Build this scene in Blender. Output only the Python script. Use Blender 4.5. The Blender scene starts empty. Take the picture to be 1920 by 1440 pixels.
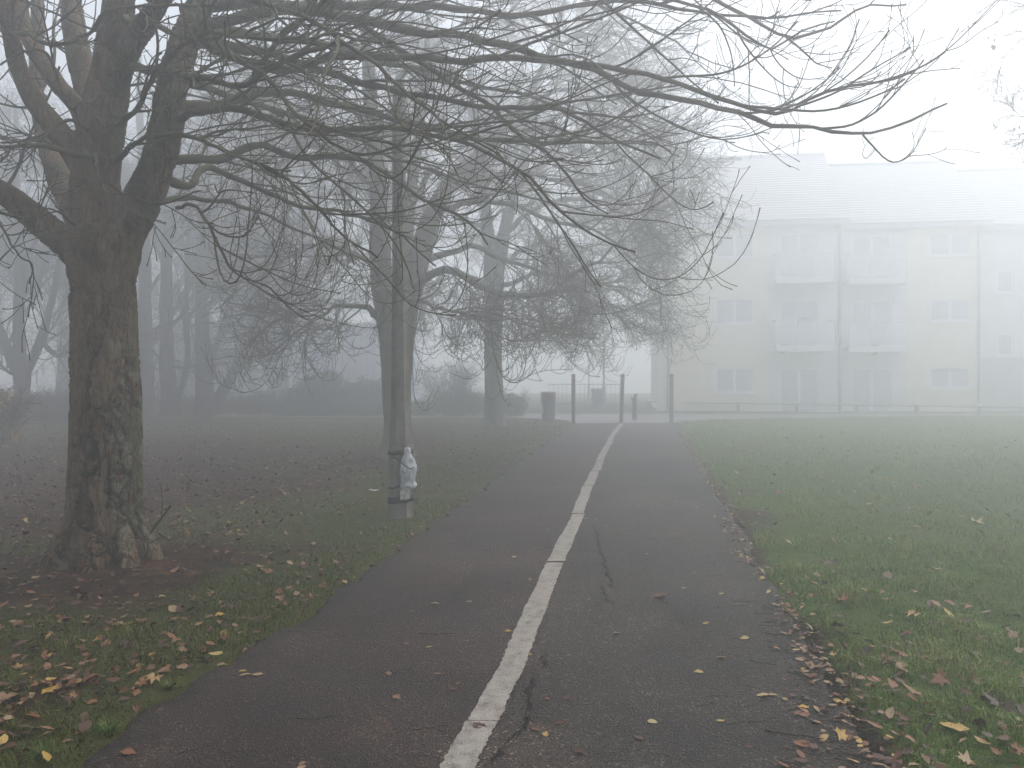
import bpy, math, random
import numpy as np
from mathutils import Vector

C = bpy.context.scene.collection
sc = bpy.context.scene
R = math.radians
rng = np.random.default_rng(11)
random.seed(5)

# ------------------------------------------------------------------ camera
F = 1493.0            # focal length in pixels of the 1920 px wide photograph (28 mm)
EYE, HY, HX = 1.6, 702.0, 960.0
cam = bpy.data.objects.new('camera', bpy.data.cameras.new('camera'))
C.objects.link(cam)
cam.location = (0, 0, EYE)
cam.rotation_euler = (R(90), 0, 0)
cam.data.lens = 28; cam.data.sensor_width = 36
cam.data.shift_y = -18 / 1920
cam.data.clip_start = 0.05; cam.data.clip_end = 900
sc.camera = cam

# ------------------------------------------------------------------ sky, sun, exposure
SUN_EL, SUN_AZ = 52, 66          # elevation, degrees right of the viewing direction (+Y)
w = bpy.data.worlds.new('World'); sc.world = w; w.use_nodes = True
nt = w.node_tree; nt.nodes.clear()
sky = nt.nodes.new('ShaderNodeTexSky'); sky.sky_type = 'NISHITA'; sky.sun_disc = False
sky.sun_elevation = R(SUN_EL); sky.sun_rotation = R(SUN_AZ)
sky.air_density = 1.0; sky.dust_density = 0.8; sky.ozone_density = 1.0
hs = nt.nodes.new('ShaderNodeHueSaturation'); hs.inputs['Saturation'].default_value = 0.42
bg = nt.nodes.new('ShaderNodeBackground'); bg.inputs['Strength'].default_value = 0.09
wo = nt.nodes.new('ShaderNodeOutputWorld')
nt.links.new(sky.outputs[0], hs.inputs['Color']); 
ov = nt.nodes.new('ShaderNodeMix'); ov.data_type = 'RGBA'; ov.inputs[0].default_value = 0.6      # the cloud layer evens the clear sky out
ov.inputs[7].default_value = (4.7, 4.95, 5.4, 1)
nt.links.new(hs.outputs[0], ov.inputs[6]); nt.links.new(ov.outputs[2], bg.inputs['Color'])
nt.links.new(bg.outputs[0], wo.inputs['Surface'])
sl = bpy.data.lights.new('sun', 'SUN'); sl.energy = 1.5; sl.angle = R(60); sl.color = (1.0, 0.96, 0.90)
so = bpy.data.objects.new('sun', sl); C.objects.link(so)
sd = Vector((math.sin(R(SUN_AZ)) * math.cos(R(SUN_EL)), math.cos(R(SUN_AZ)) * math.cos(R(SUN_EL)), math.sin(R(SUN_EL))))
so.rotation_euler = sd.to_track_quat('Z', 'Y').to_euler()
so.location = (10, 10, 30)
sc.view_settings.view_transform = 'Standard'; sc.view_settings.look = 'None'
sc.view_settings.gamma = 1; sc.view_settings.use_curve_mapping = False
sc.view_settings.exposure = 1.38
cy = sc.cycles
cy.use_denoising = True
cy.max_bounces = 12; cy.diffuse_bounces = 2; cy.glossy_bounces = 2; cy.transmission_bounces = 4
cy.transparent_max_bounces = 16; cy.volume_bounces = 10
cy.use_adaptive_sampling = True; cy.adaptive_threshold = 0.02
FOG_DENSITY = 0.036

# ------------------------------------------------------------------ helpers: positions
def P(px, py, d):                     # a point seen at a place of the photograph, d metres ahead
    return np.array([(px - HX) / F * d, d, EYE - (py - HY) / F * d])
def G(px, py):                        # a point on the level ground
    d = EYE * F / (py - HY)
    return np.array([(px - HX) / F * d, d, 0.0])

# ------------------------------------------------------------------ helpers: noise
def _h(ix, iy, iz, s):
    n = (ix * 374761393 + iy * 668265263 + iz * 2147483647 + s * 974634777) & 0x7fffffff
    n = ((n ^ (n >> 13)) * 1274126177) & 0x7fffffff
    n = (n ^ (n >> 16)) * 60493 & 0x7fffffff
    return (n & 0xffff) / 65535.0
def vnoise(p, s=0):
    p = np.asarray(p, float); i = np.floor(p).astype(np.int64); f = p - i; f = f * f * (3 - 2 * f)
    r = 0
    for a in (0, 1):
        for b in (0, 1):
            for c in (0, 1):
                wgt = (f[..., 0] if a else 1 - f[..., 0]) * (f[..., 1] if b else 1 - f[..., 1]) * (f[..., 2] if c else 1 - f[..., 2])
                r = r + wgt * _h(i[..., 0] + a, i[..., 1] + b, i[..., 2] + c, s)
    return r * 2 - 1
def fbm(p, s=0, o=4):
    p = np.asarray(p, float); r = 0; a = 1.0
    for k in range(o):
        r = r + a * vnoise(p * 2 ** k, s + k); a *= 0.5
    return r
def worley(p, s=0):                   # F2 - F1 and a random number of the nearest cell
    i = np.floor(p).astype(np.int64)
    f1 = np.full(p.shape[:-1], 9.0); f2 = f1.copy(); cid = np.zeros_like(f1)
    for a in (-1, 0, 1):
        for b in (-1, 0, 1):
            for c in (-1, 0, 1):
                ix, iy, iz = i[..., 0] + a, i[..., 1] + b, i[..., 2] + c
                q = np.stack([ix + _h(ix, iy, iz, s), iy + _h(ix, iy, iz, s + 1), iz + _h(ix, iy, iz, s + 2)], -1)
                d = np.sqrt(((p - q) ** 2).sum(-1)); k = _h(ix, iy, iz, s + 3)
                n = d < f1
                f2 = np.where(n, f1, np.minimum(f2, d)); cid = np.where(n, k, cid); f1 = np.where(n, d, f1)
    return f2 - f1, cid

# ------------------------------------------------------------------ helpers: objects
def mesh(name, V, faces, m=None, smooth=True):
    """faces: list of (k, n) integer arrays"""
    me = bpy.data.meshes.new(name)
    V = np.asarray(V, np.float32).reshape(-1, 3)
    faces = [np.asarray(f, np.int32) for f in faces if len(f)]
    loops = np.concatenate([f.ravel() for f in faces])
    sizes = np.concatenate([np.full(len(f), f.shape[1], np.int32) for f in faces])
    starts = np.concatenate([[0], np.cumsum(sizes)[:-1]]).astype(np.int32)
    me.vertices.add(len(V)); me.vertices.foreach_set('co', V.ravel())
    me.loops.add(len(loops)); me.loops.foreach_set('vertex_index', loops)
    me.polygons.add(len(sizes)); me.polygons.foreach_set('loop_start', starts)
    try: me.polygons.foreach_set('loop_total', sizes)
    except Exception: pass
    me.polygons.foreach_set('use_smooth', np.full(len(sizes), smooth, bool))
    me.update(calc_edges=True); me.validate()
    if m: me.materials.append(m)
    return me
def fattr(me, name, vals, dom='POINT'):
    a = me.attributes.new(name, 'FLOAT', dom); a.data.foreach_set('value', np.asarray(vals, np.float32))
def obj(name, me, parent=None, loc=(0, 0, 0), rot=(0, 0, 0)):
    o = bpy.data.objects.new(name, me); C.objects.link(o)
    o.location = loc; o.rotation_euler = rot
    if parent: o.parent = parent
    return o
def tag(o, label=None, cat=None, group=None, kind=None):
    if label: o['label'] = label
    if cat: o['category'] = cat
    if group: o['group'] = group
    if kind: o['kind'] = kind
    return o
def empty(name, loc, label, cat, group=None, rz=0):
    o = bpy.data.objects.new(name, None); C.objects.link(o); o.location = loc; o.rotation_euler = (0, 0, rz)
    o.empty_display_size = 0.2
    return tag(o, label, cat, group)
def copy_tree(o, parent=None):
    c = o.copy(); C.objects.link(c); c.parent = parent
    for ch in list(o.children): copy_tree(ch, c)
    return c

class MB:                              # gathers simple shapes into one mesh
    def __init__(s): s.V = []; s.F = {}; s.n = 0
    def add(s, V, faces):
        for f in faces:
            f = np.asarray(f); s.F.setdefault(f.shape[1], []).append(f + s.n)
        s.V.append(np.asarray(V, float)); s.n += len(V); return s
    def box(s, x0, x1, y0, y1, z0, z1, M=None, bev=0.0):
        b = min(bev, (x1 - x0) / 3, (y1 - y0) / 3, (z1 - z0) / 3)
        if b <= 0:
            V = np.array([(x, y, z) for z in (z0, z1) for y in (y0, y1) for x in (x0, x1)], float)
            Fs = [[(0, 2, 3, 1), (4, 5, 7, 6), (0, 1, 5, 4), (2, 6, 7, 3), (0, 4, 6, 2), (1, 3, 7, 5)]]
        else:                          # box with chamfered vertical and horizontal edges
            V = []
            for z, zi in ((z0, 0), (z1, 1)):
                for y, yi in ((y0, 0), (y1, 1)):
                    for x, xi in ((x0, 0), (x1, 1)):
                        sx, sy, sz = (1 if not xi else -1), (1 if not yi else -1), (1 if not zi else -1)
                        V += [(x, y + sy * b, z + sz * b), (x + sx * b, y, z + sz * b), (x + sx * b, y + sy * b, z)]
            V = np.array(V)
            I = lambda xi, yi, zi, a: (zi * 4 + yi * 2 + xi) * 3 + a
            q, t = [], []
            for k in (0, 1):
                q.append([I(k, 0, 0, 0), I(k, 1, 0, 0), I(k, 1, 1, 0), I(k, 0, 1, 0)])
                q.append([I(0, k, 0, 1), I(1, k, 0, 1), I(1, k, 1, 1), I(0, k, 1, 1)])
                q.append([I(0, 0, k, 2), I(1, 0, k, 2), I(1, 1, k, 2), I(0, 1, k, 2)])
                for l in (0, 1):
                    q.append([I(k, l, 0, 0), I(k, l, 0, 1), I(k, l, 1, 1), I(k, l, 1, 0)])
                    q.append([I(0, k, l, 1), I(0, k, l, 2), I(1, k, l, 2), I(1, k, l, 1)])
                    q.append([I(k, 0, l, 0), I(k, 0, l, 2), I(k, 1, l, 2), I(k, 1, l, 0)])
                    for m in (0, 1): t.append([I(k, l, m, 0), I(k, l, m, 1), I(k, l, m, 2)])
            Fs = [q, t]
        if M is not None: V = M(V)
        return s.add(V, Fs)
    def tube(s, pts, rad, n=8, cap=True):
        V, Fq = tubes(np.array([pts], float), np.array([rad], float) * np.ones((1, len(pts))), n)
        s.add(V, [Fq])
        if cap:
            base = s.n - len(V)
            s.F.setdefault(n, []).append(np.array([list(range(n))[::-1]]) + base)
            s.F.setdefault(n, []).append(np.array([list(range(n))]) + base + (len(pts) - 1) * n)
        return s
    def lathe(s, prof, n=24, c=(0, 0)):
        a = np.linspace(0, 2 * np.pi, n, endpoint=False); V = []
        for r, z in prof: V.append(np.stack([c[0] + r * np.cos(a), c[1] + r * np.sin(a), np.full(n, z)], -1))
        k = len(prof); V = np.concatenate(V)
        i = np.arange(k - 1)[:, None] * n; j = np.arange(n)[None]; j2 = (j + 1) % n
        q = np.stack([i + j, i + j2, i + n + j2, i + n + j], -1).reshape(-1, 4)
        return s.add(V, [q])
    def poly(s, V):
        V = np.asarray(V, float); return s.add(V, [[list(range(len(V)))]])
    def build(s, name, m, parent=None, smooth=False, **k):
        Fs = [np.concatenate(v) for v in s.F.values()]
        me = mesh(name, np.concatenate(s.V), Fs, m, smooth)
        return obj(name, me, parent, **k)

def tubes(Pt, Rd, n=4):
    """Pt (M,N,3), Rd (M,N): M tubes of N rings with n sides."""
    M, N, _ = Pt.shape
    T = np.gradient(Pt, axis=1); T /= np.linalg.norm(T, axis=-1, keepdims=True) + 1e-9
    up = np.where(np.abs(T[:, :1, 2:3]) > 0.9, np.array([[[1., 0, 0]]]), np.array([[[0., 0, 1]]]))
    A = np.empty_like(Pt)
    a = np.cross(T[:, 0], up[:, 0]); a /= np.linalg.norm(a, axis=-1, keepdims=True) + 1e-9
    A[:, 0] = a
    for k in range(1, N):
        a = a - (a * T[:, k]).sum(-1, keepdims=True) * T[:, k]
        a /= np.linalg.norm(a, axis=-1, keepdims=True) + 1e-9; A[:, k] = a
    B = np.cross(T, A)
    th = np.linspace(0, 2 * np.pi, n, endpoint=False)
    V = Pt[:, :, None] + Rd[:, :, None, None] * (np.cos(th)[None, None, :, None] * A[:, :, None] + np.sin(th)[None, None, :, None] * B[:, :, None])
    i = (np.arange(M)[:, None, None] * N + np.arange(N - 1)[None, :, None]) * n
    j = np.arange(n)[None, None]; j2 = (j + 1) % n
    q = np.stack([i + j, i + j2, i + n + j2, i + n + j], -1).reshape(-1, 4)
    return V.reshape(-1, 3), q

# ------------------------------------------------------------------ helpers: materials
def mat(name, rough=0.8, base=(0.5, 0.5, 0.5), spec=0.5, metallic=0):
    m = bpy.data.materials.new(name); m.use_nodes = True
    b = m.node_tree.nodes['Principled BSDF']
    b.inputs['Base Color'].default_value = (*base, 1); b.inputs['Roughness'].default_value = rough
    b.inputs['Specular IOR Level'].default_value = spec; b.inputs['Metallic'].default_value = metallic
    return m, m.node_tree, b
def N(t, kind, **k):
    n = t.nodes.new('ShaderNode' + kind)
    for a, v in k.items():
        if a in n.inputs: n.inputs[a].default_value = v
        else: setattr(n, a, v)
    return n
def coords(t, scale=(1, 1, 1), which='Object', distort=0, dscale=3):
    tc = N(t, 'TexCoord'); mp = N(t, 'Mapping'); mp.inputs['Scale'].default_value = scale
    src = tc.outputs[which]
    if distort:
        nz = N(t, 'TexNoise', Scale=dscale, Detail=3); t.links.new(src, nz.inputs['Vector'])
        ml = N(t, 'VectorMath', operation='SCALE'); ml.inputs['Scale'].default_value = distort
        t.links.new(nz.outputs['Color'], ml.inputs[0])
        ad = N(t, 'VectorMath', operation='ADD'); t.links.new(src, ad.inputs[0]); t.links.new(ml.outputs[0], ad.inputs[1]); src = ad.outputs[0]
    t.links.new(src, mp.inputs['Vector']); return mp.outputs[0]
def noise(t, vec, scale=5, detail=4, rough=0.55):
    n = N(t, 'TexNoise', Scale=scale, Detail=detail, Roughness=rough); t.links.new(vec, n.inputs['Vector']); return n.outputs['Fac']
def ramp(t, fac, stops, interp='LINEAR'):
    r = N(t, 'ValToRGB'); r.color_ramp.interpolation = interp
    el = r.color_ramp.elements
    while len(el) < len(stops): el.new(0.5)
    for e, (p, c) in zip(el, stops): e.position = p; e.color = (*c, 1) if len(c) == 3 else c
    t.links.new(fac, r.inputs[0]); return r.outputs[0]
def mix(t, fac, a, b, mode='MIX'):
    m = N(t, 'Mix', data_type='RGBA', blend_type=mode)
    if isinstance(fac, (int, float)): m.inputs[0].default_value = fac
    else: t.links.new(fac, m.inputs[0])
    for i, v in ((6, a), (7, b)):
        if isinstance(v, tuple): m.inputs[i].default_value = (*v, 1)
        else: t.links.new(v, m.inputs[i])
    return m.outputs[2]
def math_(t, op, a, b=0.0):
    m = N(t, 'Math', operation=op)
    for i, v in ((0, a), (1, b)):
        if isinstance(v, (int, float)): m.inputs[i].default_value = v
        else: t.links.new(v, m.inputs[i])
    return m.outputs[0]
def bump(t, b, h, strength=0.5, dist=0.01):
    n = N(t, 'Bump', Strength=strength, Distance=dist); t.links.new(h, n.inputs['Height']); t.links.new(n.outputs[0], b.inputs['Normal'])
def attr(t, name):
    a = N(t, 'Attribute', attribute_name=name); return a.outputs['Fac']
def simple(name, c1, c2, scale=6, rough=0.8, bs=0.2, bd=0.005, spec=0.3, metallic=0):
    m, t, b = mat(name, rough, spec=spec, metallic=metallic)
    v = coords(t); n = noise(t, v, scale, 5)
    t.links.new(ramp(t, n, [(0.35, c1), (0.65, c2)]), b.inputs['Base Color'])
    bump(t, b, noise(t, v, scale * 6, 3), bs, bd); return m

# trunk bark: plates, fissures, lichen
def bark_trunk():
    m, t, b = mat('bark_plated', 0.9, spec=0.15)
    v = coords(t); vs = coords(t, (1, 1, 0.17), distort=0.06, dscale=5)
    base = ramp(t, noise(t, v, 3.2, 5, 0.6), [(0.30, (0.036, 0.021, 0.011)), (0.48, (0.100, 0.058, 0.031)), (0.66, (0.165, 0.103, 0.060))])
    red = ramp(t, noise(t, coords(t, (1, 1, 0.25)), 4.0, 4), [(0.56, (0, 0, 0)), (0.68, (1, 1, 1))])
    c = mix(t, math_(t, 'MULTIPLY', red, 0.6), base, (0.135, 0.062, 0.044))
    vo = N(t, 'TexVoronoi', feature='DISTANCE_TO_EDGE', Scale=21.0); t.links.new(vs, vo.inputs['Vector'])
    fine = ramp(t, vo.outputs['Distance'], [(0.0, (0.18, 0.18, 0.18)), (0.10, (1, 1, 1))])
    c = mix(t, 0.7, c, mix(t, 1.0, c, fine, 'MULTIPLY'))
    cr = attr(t, 'crack')                       # 1 on a plate, 0 in a fissure
    c = mix(t, ramp(t, cr, [(0.0, (1, 1, 1)), (0.75, (0, 0, 0))]), c, (0.007, 0.0055, 0.0045))  # fissures near black: crevice colour with cavity shade painted in
    pk = attr(t, 'plate')
    c = mix(t, math_(t, 'MULTIPLY', ramp(t, pk, [(0.35, (0, 0, 0)), (0.7, (1, 1, 1))]), 0.42), c, (0.25, 0.185, 0.13))
    li = math_(t, 'MULTIPLY', attr(t, 'side'), ramp(t, noise(t, v, 9, 5, 0.65), [(0.46, (0, 0, 0)), (0.58, (1, 1, 1))]))
    c = mix(t, math_(t, 'MULTIPLY', li, 0.6), c, (0.21, 0.225, 0.165))
    mo = math_(t, 'MULTIPLY', attr(t, 'moss'), ramp(t, noise(t, v, 5, 4), [(0.40, (0, 0, 0)), (0.60, (1, 1, 1))]))
    c = mix(t, math_(t, 'MULTIPLY', mo, 0.55), c, (0.050, 0.062, 0.028))
    t.links.new(c, b.inputs['Base Color'])
    hh = math_(t, 'ADD', math_(t, 'MULTIPLY', fine, 0.6), noise(t, coords(t, (1, 1, 0.5)), 40, 5, 0.7))
    bump(t, b, hh, 1.0, 0.022); return m
def bark_branch(name, a, b_, mossy=(0.085, 0.095, 0.050)):
    m, t, b = mat(name, 0.9, spec=0.15)
    v = coords(t)
    c = ramp(t, noise(t, v, 6, 4), [(0.35, a), (0.65, b_)])
    g = N(t, 'NewGeometry'); sx = N(t, 'SeparateXYZ'); t.links.new(g.outputs['Normal'], sx.inputs[0])
    up = ramp(t, math_(t, 'ADD', math_(t, 'MULTIPLY', sx.outputs[2], 0.5), math_(t, 'MULTIPLY', noise(t, v, 12, 3), 0.6)), [(0.35, (0, 0, 0)), (0.75, (1, 1, 1))])
    c = mix(t, math_(t, 'MULTIPLY', up, 0.75), c, mossy)
    t.links.new(c, b.inputs['Base Color']); bump(t, b, noise(t, v, 45, 4), 0.6, 0.006); return m
M_bark = bark_trunk()
M_limb = bark_branch('bark_mossy', (0.048, 0.040, 0.026), (0.095, 0.080, 0.052), (0.105, 0.115, 0.058))
M_twig = bark_branch('bark_twig', (0.060, 0.052, 0.036), (0.105, 0.092, 0.062), (0.135, 0.140, 0.080))
M_row = bark_branch('bark_row', (0.085, 0.080, 0.066), (0.135, 0.128, 0.105), (0.13, 0.14, 0.095))
M_rowfine = bark_branch('bark_row_twig', (0.10, 0.09, 0.072), (0.15, 0.135, 0.11), (0.14, 0.145, 0.105))
M_far = bark_branch('bark_far', (0.022, 0.019, 0.014), (0.040, 0.034, 0.025), (0.045, 0.045, 0.028))
M_fine = bark_branch('bark_fine_twig', (0.070, 0.058, 0.045), (0.110, 0.090, 0.070), (0.105, 0.100, 0.070))

# ------------------------------------------------------------------ path edges (metres) and the lay of the ground
LE = np.array([(-2.9, -6)] + [(-2.25, 0)] + [tuple(G(x, y)[:2]) for x, y in [(180, 1440), (300, 1352), (420, 1262), (515, 1195), (600, 1138), (690, 1072), (780, 1012), (850, 962), (915, 915), (965, 873), (1010, 842), (1050, 815), (1082, 795)]])
RE = np.array([(-0.1, -6)] + [(0.92, 0)] + [tuple(G(x, y)[:2]) for x, y in [(1650, 1440), (1560, 1290), (1510, 1205), (1464, 1130), (1424, 1062), (1388, 1000), (1355, 945), (1330, 900), (1304, 858), (1284, 825), (1266, 795)]])
def xl(y): return np.interp(y, LE[:, 1], LE[:, 0])
def xr(y): return np.interp(y, RE[:, 1], RE[:, 0])
Y_END = LE[-1, 1]
def sstep(a, b, x): t = np.clip((x - a) / (b - a), 0, 1); return t * t * (3 - 2 * t)
def far_l(x): return np.interp(x, [-60, -16, 0.5, 2.2], [32, 30.6, 29.2, 27.4])     # near edge of the crossing path
def far_r(x): return np.interp(x, [5.2, 7, 12, 60], [26.2, 28.2, 29.0, 30.0])
def ground_z(x, y):
    x = np.asarray(x, float); y = np.asarray(y, float)
    ed = np.where(y < Y_END + 1.5, np.maximum(xl(y) - x, x - xr(y)), 5.0)
    near = np.where(x < (xl(y) + xr(y)) / 2, far_l(x), far_r(x))
    ed2 = np.minimum(ed, near - y)
    rise = sstep(-0.03, 0.22, ed2)
    p = np.stack([x, y, np.zeros_like(x)], -1)
    lump = 0.016 * vnoise(p * 0.9, 3) + 0.010 * vnoise(p * 3.1, 5)
    right = 0.10 * sstep(3, 12, x - xr(y)) * sstep(12, 24, y)
    tree = 0.10 * np.exp(-(((x + 3.28) ** 2 + (y - 6.55) ** 2) / 0.75 ** 2))
    far = sstep(32.0, 33.0, y)
    z = -0.03 + rise * (0.045 + lump + right + tree)
    return z * (1 - far) + far * (0.02 + lump)

# ------------------------------------------------------------------ ground sheet
def warp(n, lo, hi, c, k):             # grid lines that crowd round c
    t = np.linspace(-1, 1, n); s = np.sinh(t * k) / np.sinh(k)
    return np.where(s < 0, c + s * (c - lo), c + s * (hi - c))
ys = np.unique(np.concatenate([np.linspace(-14, 2, 10), np.linspace(2, 12, 150), np.linspace(12, 34, 130), 34 + 34 * np.linspace(0, 1, 26)[1:] ** 1.4]))
def tri(y):
    l, r = xl(np.minimum(y, 26.5)), xr(np.minimum(y, 26.5))
    a = l - (np.linspace(1, 0, 60) ** 2.4) * (l + 46); c = r + (np.linspace(0, 1, 60) ** 2.4) * (44 - r)
    e = np.array([0.03, 0.07, 0.11, 0.16, 0.22])
    return np.concatenate([a[:-1] - 0.26, l - e[::-1], np.linspace(l + 0.03, r - 0.03, 14), r + e, c[1:] + 0.26])
gx = np.array([tri(y) for y in ys]); gy = np.repeat(ys[:, None], gx.shape[1], 1)
gz = ground_z(gx, gy)
def cover_f(x, y):                     # 1 = grass, 0 = bare soil and leaf litter
    p = np.stack([x, y, np.zeros_like(x)], -1)
    n = fbm(p * 0.55, 21, 4) * 0.5; n2 = fbm(p * 2.2, 31, 3) * 0.4
    dl = xl(y) - x; dr = x - xr(y)
    left = 0.80 - 0.62 * sstep(1.2, 3.6, dl) * sstep(5.5, 9.0, y) + 0.55 * sstep(17, 24, y) * (1 - 0.75 * sstep(10, 16, dl))
    left = left - 0.5 * np.exp(-((x + 3.2) ** 2 / 1.1 + (y - 6.3) ** 2 / 0.55)) * 2.4 - 0.22 * (y < 5.2)
    left = left - 0.18 * np.exp(-(dl / 0.06) ** 2) + 0.25 * np.exp(-((dl - .3) / .3) ** 2)
    right = 1.05 - 0.35 * (1 - sstep(3.0, 5.5, y)) - 0.5 * np.exp(-(dr / 0.12) ** 2)
    right = right - 0.25 * (1 - sstep(0.2, 0.9, dr))
    return np.clip(np.where(dl > dr, left, right) + n + n2 * 0.6, 0, 1)
ny, nx = gx.shape
ii = (np.arange(ny - 1)[:, None] * nx + np.arange(nx - 1)[None]).ravel()
q = np.stack([ii, ii + 1, ii + 1 + nx, ii + nx], -1)
def ground_mat():
    m, t, b = mat('lawn_soil', 0.95, spec=0.1)
    v = coords(t)
    soil = ramp(t, noise(t, v, 2.0, 6, 0.65), [(0.3, (0.010, 0.007, 0.005)), (0.5, (0.026, 0.015, 0.010)), (0.7, (0.060, 0.030, 0.018))])
    lf = N(t, 'TexVoronoi', Scale=16.0); t.links.new(v, lf.inputs['Vector'])
    litter = ramp(t, lf.outputs['Color'], [(0.2, (0.02, 0.013, 0.010)), (0.5, (0.060, 0.028, 0.018)), (0.75, (0.10, 0.045, 0.024)), (0.92, (0.17, 0.11, 0.05))])
    soil = mix(t, ramp(t, noise(t, v, 7, 4), [(0.42, (0, 0, 0)), (0.62, (0.8, 0.8, 0.8))]), soil, litter)
    soil = mix(t, math_(t, 'MULTIPLY', attr(t, 'edge'), .9), soil, (0.012, 0.010, 0.009))
    gr = ramp(t, noise(t, v, 9, 6, 0.7), [(0.3, (0.024, 0.042, 0.007)), (0.55, (0.052, 0.092, 0.013)), (0.75, (0.085, 0.135, 0.022))])
    gr = mix(t, ramp(t, noise(t, v, 0.8, 3), [(0.45, (0, 0, 0)), (0.7, (0.5, 0.5, 0.5))]), gr, (0.085, 0.082, 0.036))
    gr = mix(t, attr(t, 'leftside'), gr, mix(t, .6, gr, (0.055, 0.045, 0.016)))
    cv = math_(t, 'ADD', attr(t, 'cover'), math_(t, 'MULTIPLY', math_(t, 'SUBTRACT', noise(t, v, 22, 4, 0.7), 0.5), 1.1))
    c = mix(t, ramp(t, cv, [(0.30, (0, 0, 0)), (0.62, (1, 1, 1))]), soil, gr)
    t.links.new(c, b.inputs['Base Color'])
    bump(t, b, noise(t, v, 38, 5, 0.7), 0.9, 0.03); return m
me = mesh('ground', np.stack([gx, gy, gz], -1).reshape(-1, 3), [q], ground_mat())
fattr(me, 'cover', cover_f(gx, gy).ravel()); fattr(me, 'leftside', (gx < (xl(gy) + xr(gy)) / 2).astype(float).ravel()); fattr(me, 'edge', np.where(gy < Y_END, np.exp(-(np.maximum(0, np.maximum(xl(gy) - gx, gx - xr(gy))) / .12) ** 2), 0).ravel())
tag(obj('ground', me), kind='structure')

# ------------------------------------------------------------------ path
def asphalt():
    m, t, b = mat('asphalt', 0.6, spec=0.25)
    v = coords(t)
    side = attr(t, 'side')
    c1 = ramp(t, noise(t, v, 1.4, 5, 0.6), [(0.35, (0.026, 0.0180, 0.0150)), (0.65, (0.044, 0.031, 0.0255))])
    c2 = ramp(t, noise(t, v, 1.4, 5, 0.6), [(0.35, (0.027, 0.0222, 0.0182)), (0.65, (0.045, 0.038, 0.0310))])
    c = mix(t, side, c1, c2)
    st = ramp(t, noise(t, coords(t, (1, 0.25, 1)), 3, 4, 0.6), [(0.55, (1, 1, 1)), (0.75, (0.72, 0.70, 0.70))])
    c = mix(t, 0.8, c, mix(t, 1.0, c, st, 'MULTIPLY'))
    vo = N(t, 'TexVoronoi', Scale=105.0); t.links.new(v, vo.inputs['Vector'])
    sp = ramp(t, vo.outputs['Color'], [(0.0, (0.30, 0.30, 0.30)), (0.45, (0.95, 0.95, 0.95)), (0.80, (1.4, 1.4, 1.4)), (0.88, (4.6, 4.4, 4.0))])
    c = mix(t, 1.0, c, sp, 'MULTIPLY')
    pt = ramp(t, noise(t, v, 0.55, 4, 0.6), [(0.38, (0.50, 0.48, 0.48)), (0.60, (1.35, 1.30, 1.25))]); c = mix(t, 0.8, c, mix(t, 1.0, c, pt, 'MULTIPLY'))
    ed = math_(t, 'MULTIPLY', attr(t, 'rim'), ramp(t, noise(t, v, 11, 5, .7), [(0.36, (0, 0, 0)), (0.56, (1, 1, 1))]))
    c = mix(t, math_(t, 'MULTIPLY', ed, .85), c, (0.010, 0.0075, 0.006))
    t.links.new(c, b.inputs['Base Color'])
    t.links.new(ramp(t, noise(t, v, 1.1, 4), [(0.35, (0.62, 0.62, 0.62)), (0.65, (0.82, 0.82, 0.82))]), b.inputs['Roughness'])
    h = math_(t, 'ADD', vo.outputs['Distance'], math_(t, 'MULTIPLY', noise(t, v, 60, 4), 0.6))
    bump(t, b, h, 0.9, 0.010); return m
M_asph = asphalt()
py_ = np.concatenate([np.linspace(-6, 2.4, 12), np.linspace(2.45, 12, 420), np.linspace(12.05, Y_END + 0.4, 260)])
pn = 30
jl = 0.055 * vnoise(np.stack([py_ * 5, py_ * 0, py_ * 0], -1), 71) + 0.06 * vnoise(np.stack([py_ * 1.3, py_ * 0, py_ * 0], -1), 72) + .025 * vnoise(np.stack([py_ * 14, py_ * 0, py_ * 0], -1), 75) - .03
jr = 0.030 * vnoise(np.stack([py_ * 5, py_ * 0, py_ * 0], -1), 73) + 0.03 * vnoise(np.stack([py_ * 1.3, py_ * 0, py_ * 0], -1), 74)
s = (0.5 - 0.5 * np.cos(np.pi * np.linspace(0, 1, pn)))[None]
A_, B_ = (xl(py_) - 0.02 + jl)[:, None], (xr(py_) + 0.02 + jr)[:, None]
X = A_ + (B_ - A_) * s; Yg = np.repeat(py_[:, None], pn, 1)
def path_z(x, y):
    p = np.stack([x, y, np.zeros_like(x)], -1)
    c = (x - xl(y)) / (xr(y) - xl(y))
    return 0.006 * vnoise(p * 0.7, 9) + 0.012 * (1 - (2 * c - 1) ** 2)
Z = path_z(X, Yg); Z[:, 0] -= 0.03; Z[:, -1] -= 0.03
LINE = np.array([(-0.95, -6)] + [tuple(G(x, y)[:2]) for x, y in [(867, 1440), (915, 1342), (962, 1245), (1000, 1155), (1040, 1058), (1062, 1012), (1085, 966), (1099, 925), (1112, 896), (1124, 868), (1136, 844), (1148, 818), (1165, 796)]])
def lx(y): return np.interp(y, LINE[:, 1], LINE[:, 0])
ii = (np.arange(len(py_) - 1)[:, None] * pn + np.arange(pn - 1)[None]).ravel()
me = mesh('path', np.stack([X, Yg, Z], -1).reshape(-1, 3), [np.stack([ii, ii + 1, ii + 1 + pn, ii + pn], -1)], M_asph)
fattr(me, 'side', sstep(-0.3, 0.5, X - lx(Yg)).ravel()); fattr(me, 'rim', np.clip(np.exp(-((X - A_) / .14) ** 2) + np.exp(-((X - B_) / .17) ** 2), 0, 1).ravel())
tag(obj('path', me), kind='structure')

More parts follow.
